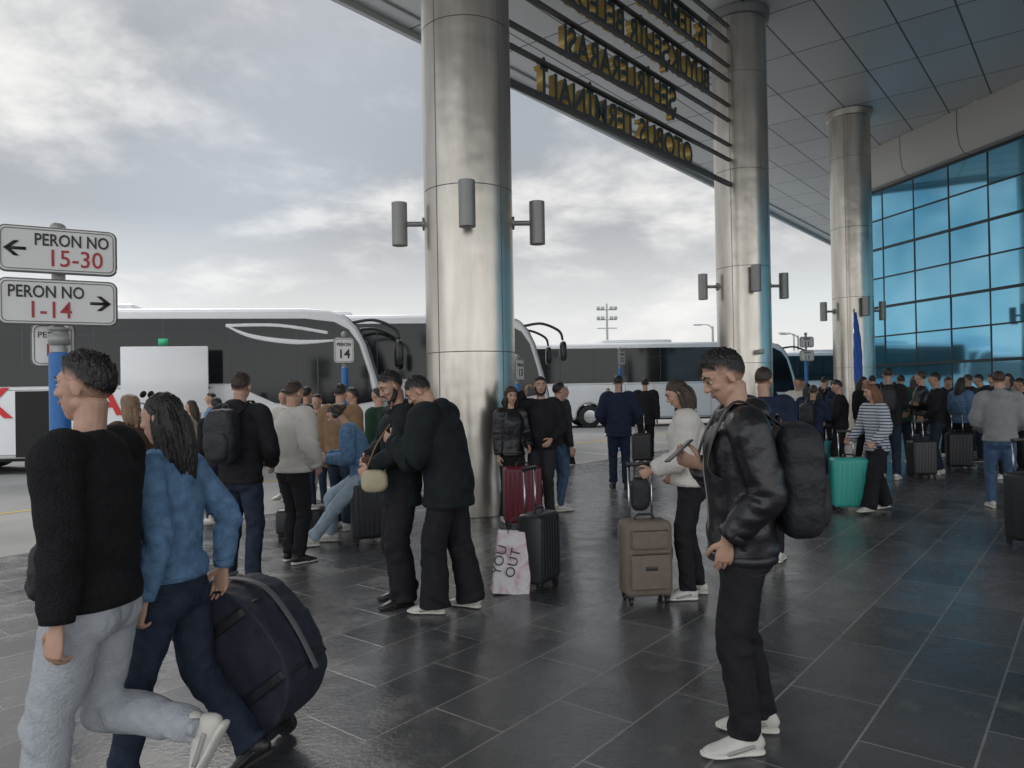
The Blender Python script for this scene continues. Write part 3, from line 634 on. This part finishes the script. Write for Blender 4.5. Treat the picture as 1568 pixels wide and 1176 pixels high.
# canopy
def grid_mat(name,c1,c2,mort,w,h,ms,rough,metal,rot,off=0):
    m=bpy.data.materials.new(name); m.use_nodes=True; nt,b=nodes(m)
    tc=nt.nodes.new('ShaderNodeTexCoord'); mp=nt.nodes.new('ShaderNodeMapping'); mp.inputs['Rotation'].default_value=(0,0,rot); nt.links.new(tc.outputs['Object'],mp.inputs[0])
    br=nt.nodes.new('ShaderNodeTexBrick'); br.offset=off; br.inputs['Scale'].default_value=1; br.inputs['Brick Width'].default_value=w; br.inputs['Row Height'].default_value=h; br.inputs['Mortar Size'].default_value=ms
    br.inputs['Color1'].default_value=(*c1,1); br.inputs['Color2'].default_value=(*c2,1); br.inputs['Mortar'].default_value=(*mort,1); nt.links.new(mp.outputs[0],br.inputs['Vector'])
    nt.links.new(br.outputs['Color'],b.inputs['Base Color']); b.inputs['Roughness'].default_value=rough; b.inputs['Metallic'].default_value=metal
    bp=nt.nodes.new('ShaderNodeBump'); bp.invert=True; bp.inputs['Strength'].default_value=.6; bp.inputs['Distance'].default_value=.02; nt.links.new(br.outputs['Fac'],bp.inputs['Height']); nt.links.new(bp.outputs[0],b.inputs['Normal'])
    return m
ceilm=grid_mat('ceiling_panels',(.60,.60,.61),(.68,.68,.69),(.10,.10,.10),2.4,1.2,.022,.36,.15,-math.atan2(.781,.624))
ra=V((-3.3,15.8)); r0=ra-UD*16.5; r1_=ra+UD*75
CZ=10.05; CD=27
poly=[r0,r1_,r1_+n_in*CD,r0+n_in*CD]
can=empty('terminal_canopy_roof')
mb=MB(); mb.add([(p.x,p.y,CZ) for p in poly]+[(p.x,p.y,CZ+.7) for p in poly],[(0,1,2,3),(4,5,6,7),(0,1,5,4),(1,2,6,5),(2,3,7,6),(3,0,4,7)])
mk('ceiling_slab',mb,ceilm,can,hard=True)
mb=MB(); Mr=Matrix.Translation((ra.x,ra.y,0))@Matrix.Rotation(math.atan2(.781,.624),4,'Z')
mb.box((29.2,.07,CZ+.3),(91.4,.12,.9),M=Mr); mb.box((29.2,-.5,CZ-.03),(91.4,.06,.05),M=Mr)
mk('fascia',mb,mat('fascia_white',(.60,.61,.61),.5,nz=.04),can,hard=True)
mb=MB(); mc_=MB()
for (fx,fy) in [(14.3,22.3),(9.5,14.5),(5,8.5)]:
    mb.box((fx,fy,CZ-.02),(.5,.5,.04)); mc_.box((fx,fy,CZ-.045),(.36,.36,.02))
mk('ceiling_downlights',mb,mat('downlight_frame',(.75,.75,.75),.4),can,hard=True)
mk('downlight_glass',mc_,mat('downlight_glass',(.2,.2,.2),.2),can,hard=True)

# columns
steel=bpy.data.materials.new('brushed_steel'); steel.use_nodes=True; nt,b=nodes(steel)
tc=nt.nodes.new('ShaderNodeTexCoord'); mp=nt.nodes.new('ShaderNodeMapping'); mp.inputs['Scale'].default_value=(1,1,.15); nt.links.new(tc.outputs['Object'],mp.inputs[0])
n_=nt.nodes.new('ShaderNodeTexNoise'); n_.inputs['Scale'].default_value=5; n_.inputs['Detail'].default_value=6; nt.links.new(mp.outputs[0],n_.inputs[0])
rp=nt.nodes.new('ShaderNodeValToRGB'); rp.color_ramp.elements[0].color=(.47,.435,.38,1); rp.color_ramp.elements[0].position=.3; rp.color_ramp.elements[1].color=(.65,.61,.55,1); rp.color_ramp.elements[1].position=.7
nt.links.new(n_.outputs['Fac'],rp.inputs[0]); nt.links.new(rp.outputs[0],b.inputs['Base Color']); b.inputs['Metallic'].default_value=.85; b.inputs['Roughness'].default_value=.30
n2=nt.nodes.new('ShaderNodeTexNoise'); n2.inputs['Scale'].default_value=1.6; n2.inputs['Detail'].default_value=2; nt.links.new(tc.outputs['Object'],n2.inputs[0])
bp=nt.nodes.new('ShaderNodeBump'); bp.inputs['Strength'].default_value=.35; bp.inputs['Distance'].default_value=.04; nt.links.new(n2.outputs['Fac'],bp.inputs['Height']); nt.links.new(bp.outputs[0],b.inputs['Normal'])
seam=mat('seam_dark',(.16,.15,.14),.5); spk=mat('speaker_grey',(.30,.30,.29),.45,.4,nz=.05)
for ci,(cx,cy) in enumerate([(-.55,10.0),(5.3,16.8),(10.65,23.0)]):
    E=empty('steel_column',(cx,cy,0)); 
    mb=MB(); zs=[0.0]+[2.12+2.15*i for i in range(4)]+[CZ]
    for a,c in zip(zs,zs[1:]): mb.tube([(0,0,a+.004),(0,0,a+.006),(0,0,c-.006),(0,0,c-.004)],[.584,.596,.596,.584],n=96,lin=True,cap=0)
    mk('cladding',mb,steel,E,hard=True)
    mb=MB(); mb.cyl((0,0,.0),(0,0,CZ),.583,n=64)
    for a in (R(-130),R(-42),R(50),R(140)):
        mb.box((0,0,0),(.012,.012,CZ-.05),M=Matrix.Translation((.592*math.cos(a),.592*math.sin(a),CZ/2))@Matrix.Rotation(a,4,'Z'))
    mk('seams',mb,seam,E,hard=True)
    mb=MB()
    for a in (R(-88),R(-178),R(2),R(92)):
        d=V((math.cos(a),math.sin(a),0)); zc=3.88 if abs(a+R(88))>.1 else 3.95
        p=d*.93 if abs(a+R(88))>.1 else d*.80
        mb.tube([p+V((0,0,zc-.29)),p+V((0,0,zc-.288)),p+V((0,0,zc+.288)),p+V((0,0,zc+.29))],[.095,.105,.105,.095],n=24,lin=True,cap=0)
        mb.cyl(d*.58+V((0,0,zc)),p+V((0,0,zc)),.035,n=12); mb.cyl(d*.59+V((0,0,zc)),d*.62+V((0,0,zc)),.09,n=16)
    mk('speakers',mb,spk,E,hard=True)
    mb=MB(); mb.tube([(0,0,CZ-.22),(0,0,CZ-.2),(0,0,CZ-.02)],[.6,.66,.68],n=48,lin=True,cap=0)
    if ci==1:
        mb.box((.1,-.72,2.35),(.12,.26,.1),bev=.02); mb.box((.1,-.6,2.35),(.06,.1,.06))
    mk('collar',mb,steel if ci!=1 else spk,E,hard=True)

# sign rails + letters
E=empty('hanging_terminal_sign'); a=V((-.55,10.0,0)); c=V((5.3,16.8,0)); d=(c-a).normalized(); Ls=(c-a).length
Ms=Matrix.Translation(a)@Matrix.Rotation(math.atan2(d.y,d.x),4,'Z')
mb=MB(); zr=[6.08,6.62,6.95,7.50,7.83,8.38,8.71,9.26,9.6]
for i,zz in enumerate(zr):
    r=.045 if i in(0,) else .026
    mb.box((Ls/2,0.0,zz),(Ls-1.1,.09,r*1.7),M=Ms)
mk('rails',mb,mat('rail_grey',(.09,.09,.095),.5,.3),E,hard=True)
gold=mat('gold_letter_edge',(.42,.29,.08),.35,.4,nz=.1); ltr=mat('letter_back',(.05,.075,.08),.5)
for k,(zc,s,al) in enumerate([(6.33,'OTOBÜS TERMİNALİ',4.2),(7.22,'ŞEHİRLERARASI',4.2),(8.10,'BÜYÜKŞEHİR BELEDİYESİ',4.5),(8.98,'15 TEMMUZ DEMOKRASİ',4.6)]):
    M2=Ms@Matrix.Translation((al,.125,zc))@Matrix.Rotation(R(180),4,'Z')@Matrix.Rotation(R(90),4,'X')
    text('letters_row',s,.66,M2,gold,E,.06,.80,bold=.0)
    M3=Ms@Matrix.Translation((al,.056,zc))@Matrix.Rotation(R(180),4,'Z')@Matrix.Rotation(R(90),4,'X')
    text('letters_back_row',s,.66,M3,ltr,E,.006,.80,bold=.008)

# terminal building with glass curtain wall
E=empty('terminal_building')
wd=V((.226,-1.0)).normalized(); w0=V((13.2,28.2)); an=math.atan2(wd.y,wd.x)
Mw=Matrix.Translation((w0.x,w0.y,0))@Matrix.Rotation(an,4,'Z')
Mw2=Matrix.Translation((w0.x,w0.y,0))@Matrix.Rotation(math.atan2(UD.y,UD.x),4,'Z')
gm=bpy.data.materials.new('blue_glass'); gm.use_nodes=True; nt,b=nodes(gm); b.inputs['Metallic'].default_value=.80; b.inputs['Roughness'].default_value=.05
tc=nt.nodes.new('ShaderNodeTexCoord'); n_=nt.nodes.new('ShaderNodeTexNoise'); n_.inputs['Scale'].default_value=.35; nt.links.new(tc.outputs['Object'],n_.inputs[0])
rp=nt.nodes.new('ShaderNodeValToRGB'); rp.color_ramp.elements[0].color=(.13,.44,.66,1); rp.color_ramp.elements[0].position=.35; rp.color_ramp.elements[1].color=(.26,.60,.80,1); rp.color_ramp.elements[1].position=.65
nt.links.new(n_.outputs['Fac'],rp.inputs[0]); nt.links.new(rp.outputs[0],b.inputs['Base Color'])
mull=mat('mullion_dark',(.03,.045,.05),.4,.3); 
mb=MB(); pw=1.5; phh=1.06; WL=24
ncol=int(WL/pw)
for i in range(ncol):
    for j in range(8):
        mb.box((0,0,0),(pw-.05,.02,phh-.05),M=Mw@Matrix.Translation((i*pw+pw/2,0,.15+j*phh+phh/2))@Matrix.Rotation(random.uniform(-.009,.009),4,'Z')@Matrix.Rotation(random.uniform(-.009,.009),4,'X'))
for i in range(20):
    for j in range(8):
        mb.box((i*pw+pw/2+.1,0,.15+j*phh+phh/2),(pw-.05,.02,phh-.05),M=Mw2)
mk('glass_panes',mb,gm,E,hard=True)
mb=MB()
for j in range(9): 
    th=.09 if j%2==0 else .05
    mb.box((WL/2,0,.15+j*phh),(WL,.07,th),M=Mw); mb.box((15,0,.15+j*phh),(30,.07,th),M=Mw2)
for i in range(ncol+1): mb.box((i*pw,0,4.4),(.045,.05,8.5),M=Mw)
for i in range(20): mb.box((i*pw+.1,0,4.4),(.045,.05,8.5),M=Mw2)
mk('mullions',mb,mull,E,hard=True)
spm=grid_mat('soffit_band_panels',(.56,.53,.49),(.60,.57,.53),(.14,.14,.14),2.4,5,.02,.5,0,-an)
mb=MB()
prof=[(0.05,8.68),(-.25,8.72),(-.42,8.95),(-.5,9.4),(-.5,10.04),(.05,10.04)]
nn=len(prof)
for Mx,sg,x0,x1 in ((Mw,1,-.3,WL),(Mw2,-1,0,30)):
    vs=[Mx@V((xx,sg*yy,zz)) for xx in(x0,x1) for (yy,zz) in prof]
    mb.add(vs,[(i,(i+1)%nn,(i+1)%nn+nn,i+nn) for i in range(nn)]+[tuple(range(nn)),tuple(range(nn,2*nn))])
mk('soffit_band',mb,spm,E,hard=True)
mb=MB(); mb.box((WL/2,.4,4.4),(WL,.3,8.6),M=Mw); mb.box((WL/2,0,.07),(WL,.16,.14),M=Mw); mk('core_wall',mb,mat('interior_dark',(.03,.04,.05),.8),E,hard=True)
redE=mat('red_sign_letters',(.7,.03,.04),.4,emit=.6)
fr=Matrix.Rotation(R(90),4,'X')
text('entrance_sign','GİRİŞ',.55,Mw@Matrix.Translation((8.2,-.2,2.55))@fr,redE,E,.03)

# ------------------------------------------------------------------ buses
white=mat('bus_white_paint',(.76,.77,.78),.28,nz=.03,ns=2,coat=.4)
bglass=mat('bus_dark_glass',(.006,.008,.010),.08,nz=.2,ns=1,spec=.35); redp=mat('red_lettering',(.6,.02,.02),.5,nz=.05); dk=mat('bus_underbody',(.012,.012,.012),.8)
lamp=mat('headlamp',(.6,.62,.65),.1,.2); grn=mat('green_sticker',(.05,.5,.25),.5); seamw=mat('panel_gap',(.12,.12,.12),.6); wsep=mat('window_divider',(.03,.032,.035),.3)
def bus(name,x,y,ang,Hh=3.75,L=12.6,body=white,swoosh=False):
    E=empty(name,(x,y,ROADZ),R(ang)); k=Hh/3.75
    fx=L-12.5
    top=[(0,.95),(-.03,3.2),(.12,3.55),(.5,3.72),(10.6+fx,3.75),(11.2+fx,3.7),(11.6+fx,3.55),(11.85+fx,3.3),(12.05+fx,2.9),(12.32+fx,2.0),(12.46+fx,1.35),(12.5+fx,.8),(12.42+fx,.38)]
    bot=[]
    for wc in (9.75+fx,2.9):
        bot.append((wc+.62,.36))
        for i in range(9):
            a=math.pi*i/8; bot.append((wc+.6*math.cos(a),.5+.58*math.sin(a)))
        bot.append((wc-.62,.36))
    prof=[(p[0],p[1]*k) for p in top+bot+[(.1,.36)]]
    mb=MB(); mb.prism(prof,-1.27,1.27); mk('body',mb,body,E,hard=True,bevel=.09)
    mb=MB(); mb.box((L/2-.1,0,.55),(L-.8,2.3,.5)); mk('underbody',mb,dk,E,hard=True)
    mb=MB(); mr=MB()
    for wc in (9.75+fx,2.9):
        for sy in(-1,1):
            mb.tube([(wc,sy*.98,.5),(wc,sy*1.0,.5),(wc,sy*1.22,.5),(wc,sy*1.24,.5)],[.46,.5,.5,.46],ref=(0,0,1),n=32,lin=True,cap=0)
            mr.tube([(wc,sy*1.2,.5),(wc,sy*1.25,.5),(wc,sy*1.255,.5)],[.29,.28,.2],ref=(0,0,1),n=24,lin=True,cap=0); mr.cyl((wc,sy*1.2,.5),(wc,sy*1.28,.5),.09,n=12)
    mk('tyres',mb,rubber,E,hard=True); mk('wheel_hubs',mr,chrome,E,hard=True)
    mb=MB()
    def strip(p0,p1):
        for sy in(-1,1): mb.prism([(q[0],q[1]*k) for q in p0+p1],sy*1.262,sy*1.292)
    strip([(.25,1.98),(8.9+fx,1.98)],[(8.9+fx,3.5),(.35,3.5)])
    strip([(8.9+fx,1.98),(9.9+fx,1.5),(11.7+fx,1.42),(12.24+fx,1.5)],[(12.10+fx,2.2),(11.88+fx,2.9),(11.64+fx,3.24),(11.3+fx,3.42),(10.6+fx,3.5),(8.9+fx,3.5)])
    fr_=[(p[0],p[1]*k) for p in [(11.45+fx,3.62),(11.6+fx,3.55),(11.85+fx,3.3),(12.05+fx,2.9),(12.32+fx,2.0),(12.46+fx,1.38)]]
    vs=[];fs=[]
    for (px,pz) in fr_:
        for yy in(-1.2,-.6,0,.6,1.2): vs.append((px+.012+ (0.05*(1-abs(yy)/1.2)),yy,pz+.006))
    for i in range(len(fr_)-1):
        for j in range(4): fs.append((i*5+j,i*5+j+1,(i+1)*5+j+1,(i+1)*5+j))
    mb.add(vs,fs)
    mk('glazing',mb,bglass,E,hard=True)
    mb=MB(); ms_=MB()
    for sy in(-1,1):
        for i in range(7):
            xx=1.6+i*1.5
            if xx<10.5+fx: ms_.box((xx,sy*1.293,2.74*k),(.03,.006,1.48*k))
        ms_.box((10.9+fx,sy*1.293,2.35*k),(.03,.006,1.7*k)); ms_.box((L/2-1,sy*1.293,3.12*k),(L-3,.005,.012))
        for i in range(9):
            xx=.6+i*1.3
            if abs(xx-2.9)>.8 and abs(xx-9.75-fx)>.8 and xx<9.5: mb.box((xx,sy*1.2715,1.15*k),(.014,.006,1.45*k))
        mb.box((4.5,sy*1.2715,1.9*k),(8.4,.006,.012)); mb.box((L/2,sy*1.2715,.45*k),(L-4,.006,.012))
    mk('panel_gaps',mb,seamw,E,hard=True); mk('window_dividers',ms_,wsep,E,hard=True)
    mb=MB()
    mb.box((5.2,0,3.82*k),(3.2,1.7,.16),bev=.06); mb.box((9.6+fx,0,3.78*k),(.7,.7,.12),bev=.03)
    mk('roof_units',mb,body,E,hard=True)
    mb=MB()
    for sy in(-1,1): mb.ell((12.44+fx,sy*.95,.82*k),(.1,.24,.14),nu=16,nv=10)
    mk('headlamps',mb,lamp,E)
    mb=MB(); mb.box((12.5+fx,0,.6*k),(.04,1.0,.2),bev=.01)
    for sy in(-1,1):
        mb.tube([(11.75+fx,sy*1.15,3.42*k),(12.25+fx,sy*1.32,3.46*k),(12.75+fx,sy*1.38,3.25*k),(12.85+fx,sy*1.4,3.0*k)],[.045,.04,.04,.035],ref=(0,1,0),n=10,step=.08)
        mb.ell((12.86+fx,sy*1.42,2.68*k),(.1,.15,.30),e=.6,nu=16,nv=12)
    mb.tube([(11.9+fx,-1.0,1.4*k),(12.6+fx,0,1.5*k)],[.01,.01],ref=(0,0,1),n=6)
    mk('mirrors_and_grille',mb,plasticB,E)
    if swoosh:
        mb=MB(); mb.tube([(9.0,-1.298,3.38),(9.6,-1.298,3.12),(10.6,-1.298,2.98),(11.6,-1.298,3.02)],[(.02,.004),(.05,.004),(.06,.004),(.02,.004)],ref=(0,0,1),n=8,step=.1)
        mb.tube([(9.0,-1.298,3.38),(10.2,-1.298,3.38),(11.35,-1.298,3.2)],[(.04,.004)]*3,ref=(0,0,1),n=8,step=.1)
        mk('white_swoosh',mb,white,E)
    return E
E=bus('intercity_bus',-15.85,17.3,9.6,3.8,12.7,swoosh=True)
for (s,xx,zc,hh_) in (('K',4.02,1.60,.95),('A',6.36,1.60,.9),('E',11.85,1.12,.85)): text('red_letter',s,hh_,Matrix.Translation((xx,-1.285,zc))@fr,redp,E,.003,bold=.02)
mb=MB(); mb.box((7.6,-1.297,3.0),(.22,.004,.16)); mk('exit_sticker',mb,grn,E)
mb=MB(); mb.box((4.85,-1.276,1.15),(.85,.02,1.5)); mk('luggage_bay_dark_panel',mb,dk,E,hard=True)  # flat black panel paints in the dark inside of the open bay
mb=MB(); mb.box((7.84,-2.05,2.1),(1.85,.06,1.5),bev=.02); mk('raised_luggage_door',mb,white,E,hard=True)
mb=MB()
for xx in(7.05,8.6): mb.tube([(xx,-1.25,1.9),(xx,-2.03,2.3)],[.02,.02],ref=(1,0,0),n=8)
mk('door_arms',mb,plasticB,E)
bus('intercity_bus',-11.6,22.0,6,4.0,12.7)
bus('intercity_bus',.4,33.5,6,3.75,12.6)
bus('intercity_bus',-25,24.5,5,3.9,12.7)
bus('intercity_bus',-22,39,4,3.75,12.6); bus('intercity_bus',14.2,46,6,3.75,12.6)

# ------------------------------------------------------------------ street furniture
blue=mat('blue_paint',(.02,.16,.46),.4,nz=.1,ns=6); post=mat('grey_post_paint',(.38,.38,.37),.45,.2,nz=.1); wsign=mat('sign_white',(.78,.77,.75),.45,nz=.04,ns=3); ink=mat('sign_black',(.02,.02,.02),.5); inkr=mat('sign_red',(.42,.03,.04),.5); edge=mat('sign_border',(.16,.16,.16),.4)
def rrect(w,h,r,n=5):
    o=[]
    for cx,cz,a0 in ((w/2-r,h/2-r,0),(-w/2+r,h/2-r,90),(-w/2+r,-h/2+r,180),(w/2-r,-h/2+r,270)):
        for i in range(n+1): a=R(a0+90*i/n); o.append((cx+r*math.cos(a),cz+r*math.sin(a)))
    return o
def plate(E,M,w,h):
    mb=MB(); mb.prism(rrect(w,h,.05),-.02,.02,M=M); mk('plate',mb,wsign,E,hard=True)
    mb=MB(); pr=[M@V((p[0],-.024,p[1])) for p in rrect(w-.03,h-.03,.04)]; pr.append(pr[0]); pr.append(pr[1])
    mb.tube(pr,[.003]*len(pr),ref=(0,0,1),n=6,lin=True); pr=[M@V((p[0],0,p[1])) for p in rrect(w+.01,h+.01,.055)]; pr.append(pr[0]);pr.append(pr[1]); mb.tube(pr,[.010]*len(pr),ref=(0,0,1),n=8,lin=True); mk('border',mb,edge,E)
    
E=empty('platform_direction_sign',(-3.68,6.02,0))
mb=MB(); mb.tube([(0,0,0),(0,0,1.98)],[.078,.078],n=24,lin=True,cap=.2); mb.box((0,0,.02),(.28,.28,.03),bev=.008); mk('blue_post',mb,blue,E,hard=True)
mb=MB(); mb.tube([(0,0,1.9),(0,0,2.02),(0,0,2.05),(0,0,2.95)],[.06,.06,.05,.05],n=20,lin=True,cap=0); mb.ell((0,0,2.99),(.062,.062,.06)); mb.ell((0,0,2.18),(.085,.085,.03)); mb.cyl((0,0,2.05),(0,0,2.14),.08)
mk('upper_post',mb,post,E)
for zc,a_,b_,dr in ((2.80,'PERON NO','15-30',-1),(2.385,'PERON NO','1-14',1)):
    M=Matrix.Translation((.05,-.075,zc))@Matrix.Rotation(R(30),4,'Z'); plate(E,M,.80,.345)
    ox=.095 if dr<0 else -.085
    text('line_1',a_,.135,M@Matrix.Translation((ox,-.0245,.075))@fr,ink,E,.001,.76,bold=.002)
    text('line_2',b_,.19,M@Matrix.Translation((ox+.02,-.0245,-.07))@fr,inkr,E,.001,.9,bold=.001)
    mb=MB(); ax=-.29 if dr<0 else .285; s=dr
    mb.prism([(ax-s*.07,.012),(ax+s*.05,.012),(ax+s*.05,-.012),(ax-s*.07,-.012)],-.026,-.0245,M=M)
    for q in(-1,1): mb.prism([(ax+s*.08,0),(ax+s*.01,q*.06),(ax-s*.025,q*.06),(ax+s*.04,0)] ,-.0262-.0003*q,-.0247,M=M)
    mk('arrow',mb,ink,E)
M=Matrix.Translation((-.12,.12,2.06))@Matrix.Rotation(R(20),4,'Z'); plate(E,M,.3,.34)
text('small_plate_text','PERON',.07,M@Matrix.Translation((0,-.0245,.08))@fr,ink,E,.001); text('small_plate_number','15',.15,M@Matrix.Translation((0,-.0245,-.05))@fr,inkr,E,.001)

def stop(x,y,num,hgt=2.5,yaw=10,dbl=False):
    E=empty('platform_number_sign',(x,y,gz(x,y)),R(yaw))
    mb=MB(); mb.tube([(0,0,0),(0,0,hgt-.45)],[.055,.055],n=20,lin=True,cap=.2); mb.cyl((0,0,0),(0,0,.03),.14); mk('blue_post',mb,blue,E,hard=True)
    mb=MB(); mb.tube([(0,0,hgt-.5),(0,0,hgt+.05)],[.035,.035],n=16,lin=True,cap=.5); mb.ell((0,0,hgt+.07),(.05,.05,.05)); mk('upper_post',mb,post,E)
    for i in range(2 if dbl else 1):
        M=Matrix.Translation((0,-.055,hgt-.18-i*.42)); plate(E,M,.30 if not dbl else .44,.38 if not dbl else .3)
        text('number',str(num),.19,M@Matrix.Translation((0,-.0245,-.06))@fr,ink,E,.001,bold=.004); text('label','PERON',.075,M@Matrix.Translation((0,-.0245,.09))@fr,ink,E,.001,.9,bold=.002)
stop(-2.62,11.6,14,2.58,8); stop(.10,14.2,13,2.3,60); stop(3.0,20.5,12,2.75,50); stop(9.0,22.6,11,3.1,8,True)

E=empty('furled_flag',(9.75,21.0,0)); mb=MB(); mb.cyl((0,0,0),(0,0,3.7),.02); mb.ell((0,0,3.72),(.035,.035,.045)); mb.cyl((0,0,0),(0,0,.06),.2); mk('flagpole',mb,chrome,E)
mb=MB(); mb.tube([(.02,-.03,3.65),(.05,-.03,3.2),(.07,-.03,2.6),(.07,-.03,2.0),(.1,-.03,1.45)],[(.02,.02),(.07,.05),(.10,.07),(.12,.08),(.09,.06)],n=36,step=.03,cap=.1,fl=(.014,6)); mk('blue_flag',mb,mat('flag_blue',(.04,.13,.5),.8),E)

def mast(name,x,y,h,kind):
    E=empty(name,(x,y,ROADZ)); mb=MB(); mb.tube([(0,0,0),(0,0,h)],[.14,.07],n=12,lin=True,cap=0)
    if kind=='cross':
        for zz in(h-.5,h-1.3,h-2.0): mb.box((0,0,zz),(1.6,.08,.08))
        for xx in(-.7,-.35,.35,.7):
            for zz in(h-.35,h-1.15): mb.box((xx,-.05,zz),(.28,.2,.24),bev=.03)
    else:
        mb.tube([(0,0,h-.2),(-.3,0,h+.1),(-.9,0,h+.15)],[.05,.04,.03],ref=(0,1,0),n=8); mb.box((-1.1,0,h+.13),(.6,.22,.1),bev=.03)
    mk('mast',mb,post,E,hard=True)
mast('lighting_mast',7.8,60,8.6,'cross'); mast('street_lamp',15.0,55,6.2,'l'); mast('street_lamp',26,68,6.4,'l'); mast('street_lamp',40,88,7,'l'); mast('street_lamp',22.5,58,5.6,'l')

mb=MB(); N=160; vs=[];fs=[]
for i in range(N+1):
    a=R(-60+150*i/N); rr=950; px=rr*math.sin(a); py=rr*math.cos(a)
    hh=30+18*noise.noise(V((i*.05,0,0)))+10*noise.noise(V((i*.2,3,0)))+4*noise.noise(V((i*.7,3,0)))
    vs+= [(px*.93,py*.93,-2),(px,py,hh*1.25)]
for i in range(N): fs.append((2*i,2*i+2,2*i+3,2*i+1))
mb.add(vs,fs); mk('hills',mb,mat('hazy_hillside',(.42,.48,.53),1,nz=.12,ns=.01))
mb=MB(); random.seed(3)
for i in range(40):
    a=R(random.uniform(-10,40)); rr=random.uniform(200,330); hh=random.uniform(4,9)
    mb.box((rr*math.sin(a),rr*math.cos(a),hh/2-.1),(random.uniform(10,24),10,hh))
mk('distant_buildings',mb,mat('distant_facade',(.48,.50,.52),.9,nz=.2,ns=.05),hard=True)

# ------------------------------------------------------------------ sky and light
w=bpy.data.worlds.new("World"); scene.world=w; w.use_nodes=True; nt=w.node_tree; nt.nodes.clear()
out=nt.nodes.new('ShaderNodeOutputWorld')
sky=nt.nodes.new('ShaderNodeTexSky'); sky.sky_type='NISHITA'; sky.sun_disc=False; SE,SA=42,-25
sky.sun_elevation=R(SE); sky.sun_rotation=R(SA)
bg1=nt.nodes.new('ShaderNodeBackground'); bg1.inputs[1].default_value=.12; nt.links.new(sky.outputs[0],bg1.inputs[0])
tc=nt.nodes.new('ShaderNodeTexCoord'); sx=nt.nodes.new('ShaderNodeSeparateXYZ'); nt.links.new(tc.outputs['Generated'],sx.inputs[0])
def M_(op,a,b=None,c=None):
    n=nt.nodes.new('ShaderNodeMath'); n.operation=op
    for i,q in enumerate((a,b,c)):
        if q is None: continue
        if isinstance(q,(int,float)): n.inputs[i].default_value=q
        else: nt.links.new(q,n.inputs[i])
    return n.outputs[0]
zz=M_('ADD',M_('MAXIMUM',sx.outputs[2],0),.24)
cx=nt.nodes.new('ShaderNodeCombineXYZ'); nt.links.new(M_('DIVIDE',sx.outputs[0],zz),cx.inputs[0]); nt.links.new(M_('DIVIDE',sx.outputs[1],zz),cx.inputs[1])
def NZ(sc,det,ro,loc=(0,0,0),dist=0):
    mp=nt.nodes.new('ShaderNodeMapping'); mp.inputs['Location'].default_value=loc; nt.links.new(cx.outputs[0],mp.inputs[0])
    n=nt.nodes.new('ShaderNodeTexNoise'); n.inputs['Scale'].default_value=sc; n.inputs['Detail'].default_value=det; n.inputs['Roughness'].default_value=ro; n.inputs['Distortion'].default_value=dist
    nt.links.new(mp.outputs[0],n.inputs['Vector']); return n.outputs['Fac']
nA=NZ(1.5,6,.60,(3.1,1.7,0),.15); nB=NZ(.6,2,.5,(8,2,0))
def MR(v,a,b,c,d):
    n=nt.nodes.new('ShaderNodeMapRange'); n.interpolation_type='SMOOTHSTEP'; nt.links.new(v,n.inputs[0])
    for i,q in enumerate((a,b,c,d)): n.inputs[i+1].default_value=q
    return n.outputs[0]
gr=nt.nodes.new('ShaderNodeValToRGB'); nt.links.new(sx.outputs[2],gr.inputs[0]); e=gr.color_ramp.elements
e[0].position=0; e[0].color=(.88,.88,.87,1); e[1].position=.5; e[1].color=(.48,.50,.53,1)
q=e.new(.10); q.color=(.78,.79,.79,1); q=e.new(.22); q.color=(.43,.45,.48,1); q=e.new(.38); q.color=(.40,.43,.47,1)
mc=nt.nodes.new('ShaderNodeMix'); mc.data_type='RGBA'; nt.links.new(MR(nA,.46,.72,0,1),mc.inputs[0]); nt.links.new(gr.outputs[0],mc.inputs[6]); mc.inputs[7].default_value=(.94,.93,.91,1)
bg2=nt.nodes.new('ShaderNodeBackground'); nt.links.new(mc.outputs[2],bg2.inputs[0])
# brightness added to unseen sky, overcast zenith and behind camera, to light the figures
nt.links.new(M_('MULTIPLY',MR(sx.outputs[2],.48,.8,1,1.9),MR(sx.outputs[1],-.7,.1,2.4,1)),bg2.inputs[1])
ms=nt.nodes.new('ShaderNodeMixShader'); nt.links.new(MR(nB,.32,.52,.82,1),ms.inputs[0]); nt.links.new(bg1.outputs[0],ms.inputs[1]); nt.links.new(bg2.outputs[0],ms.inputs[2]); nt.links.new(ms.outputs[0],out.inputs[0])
sl=bpy.data.lights.new('sun','SUN'); sl.energy=1.2; sl.angle=R(25); sl.color=(1,.96,.9)
so=bpy.data.objects.new('sun',sl); scene.collection.objects.link(so)
sd=V((math.sin(R(SA))*math.cos(R(SE)),math.cos(R(SA))*math.cos(R(SE)),math.sin(R(SE))))
so.rotation_euler=sd.to_track_quat('Z','Y').to_euler()

cam=bpy.data.cameras.new('camera'); co=bpy.data.objects.new('camera',cam); scene.collection.objects.link(co); scene.camera=co
cam.lens=26; cam.sensor_width=36; cam.clip_end=4000; cam.clip_start=.05
co.matrix_world=Matrix.Translation((0,0,1.62))@Matrix.Rotation(R(90.45),4,'X')@Matrix.Rotation(R(-1.0),4,'Z')
scene.view_settings.view_transform='Standard'; scene.view_settings.look='None'; scene.view_settings.exposure=0
print('objs',len(bpy.data.objects))
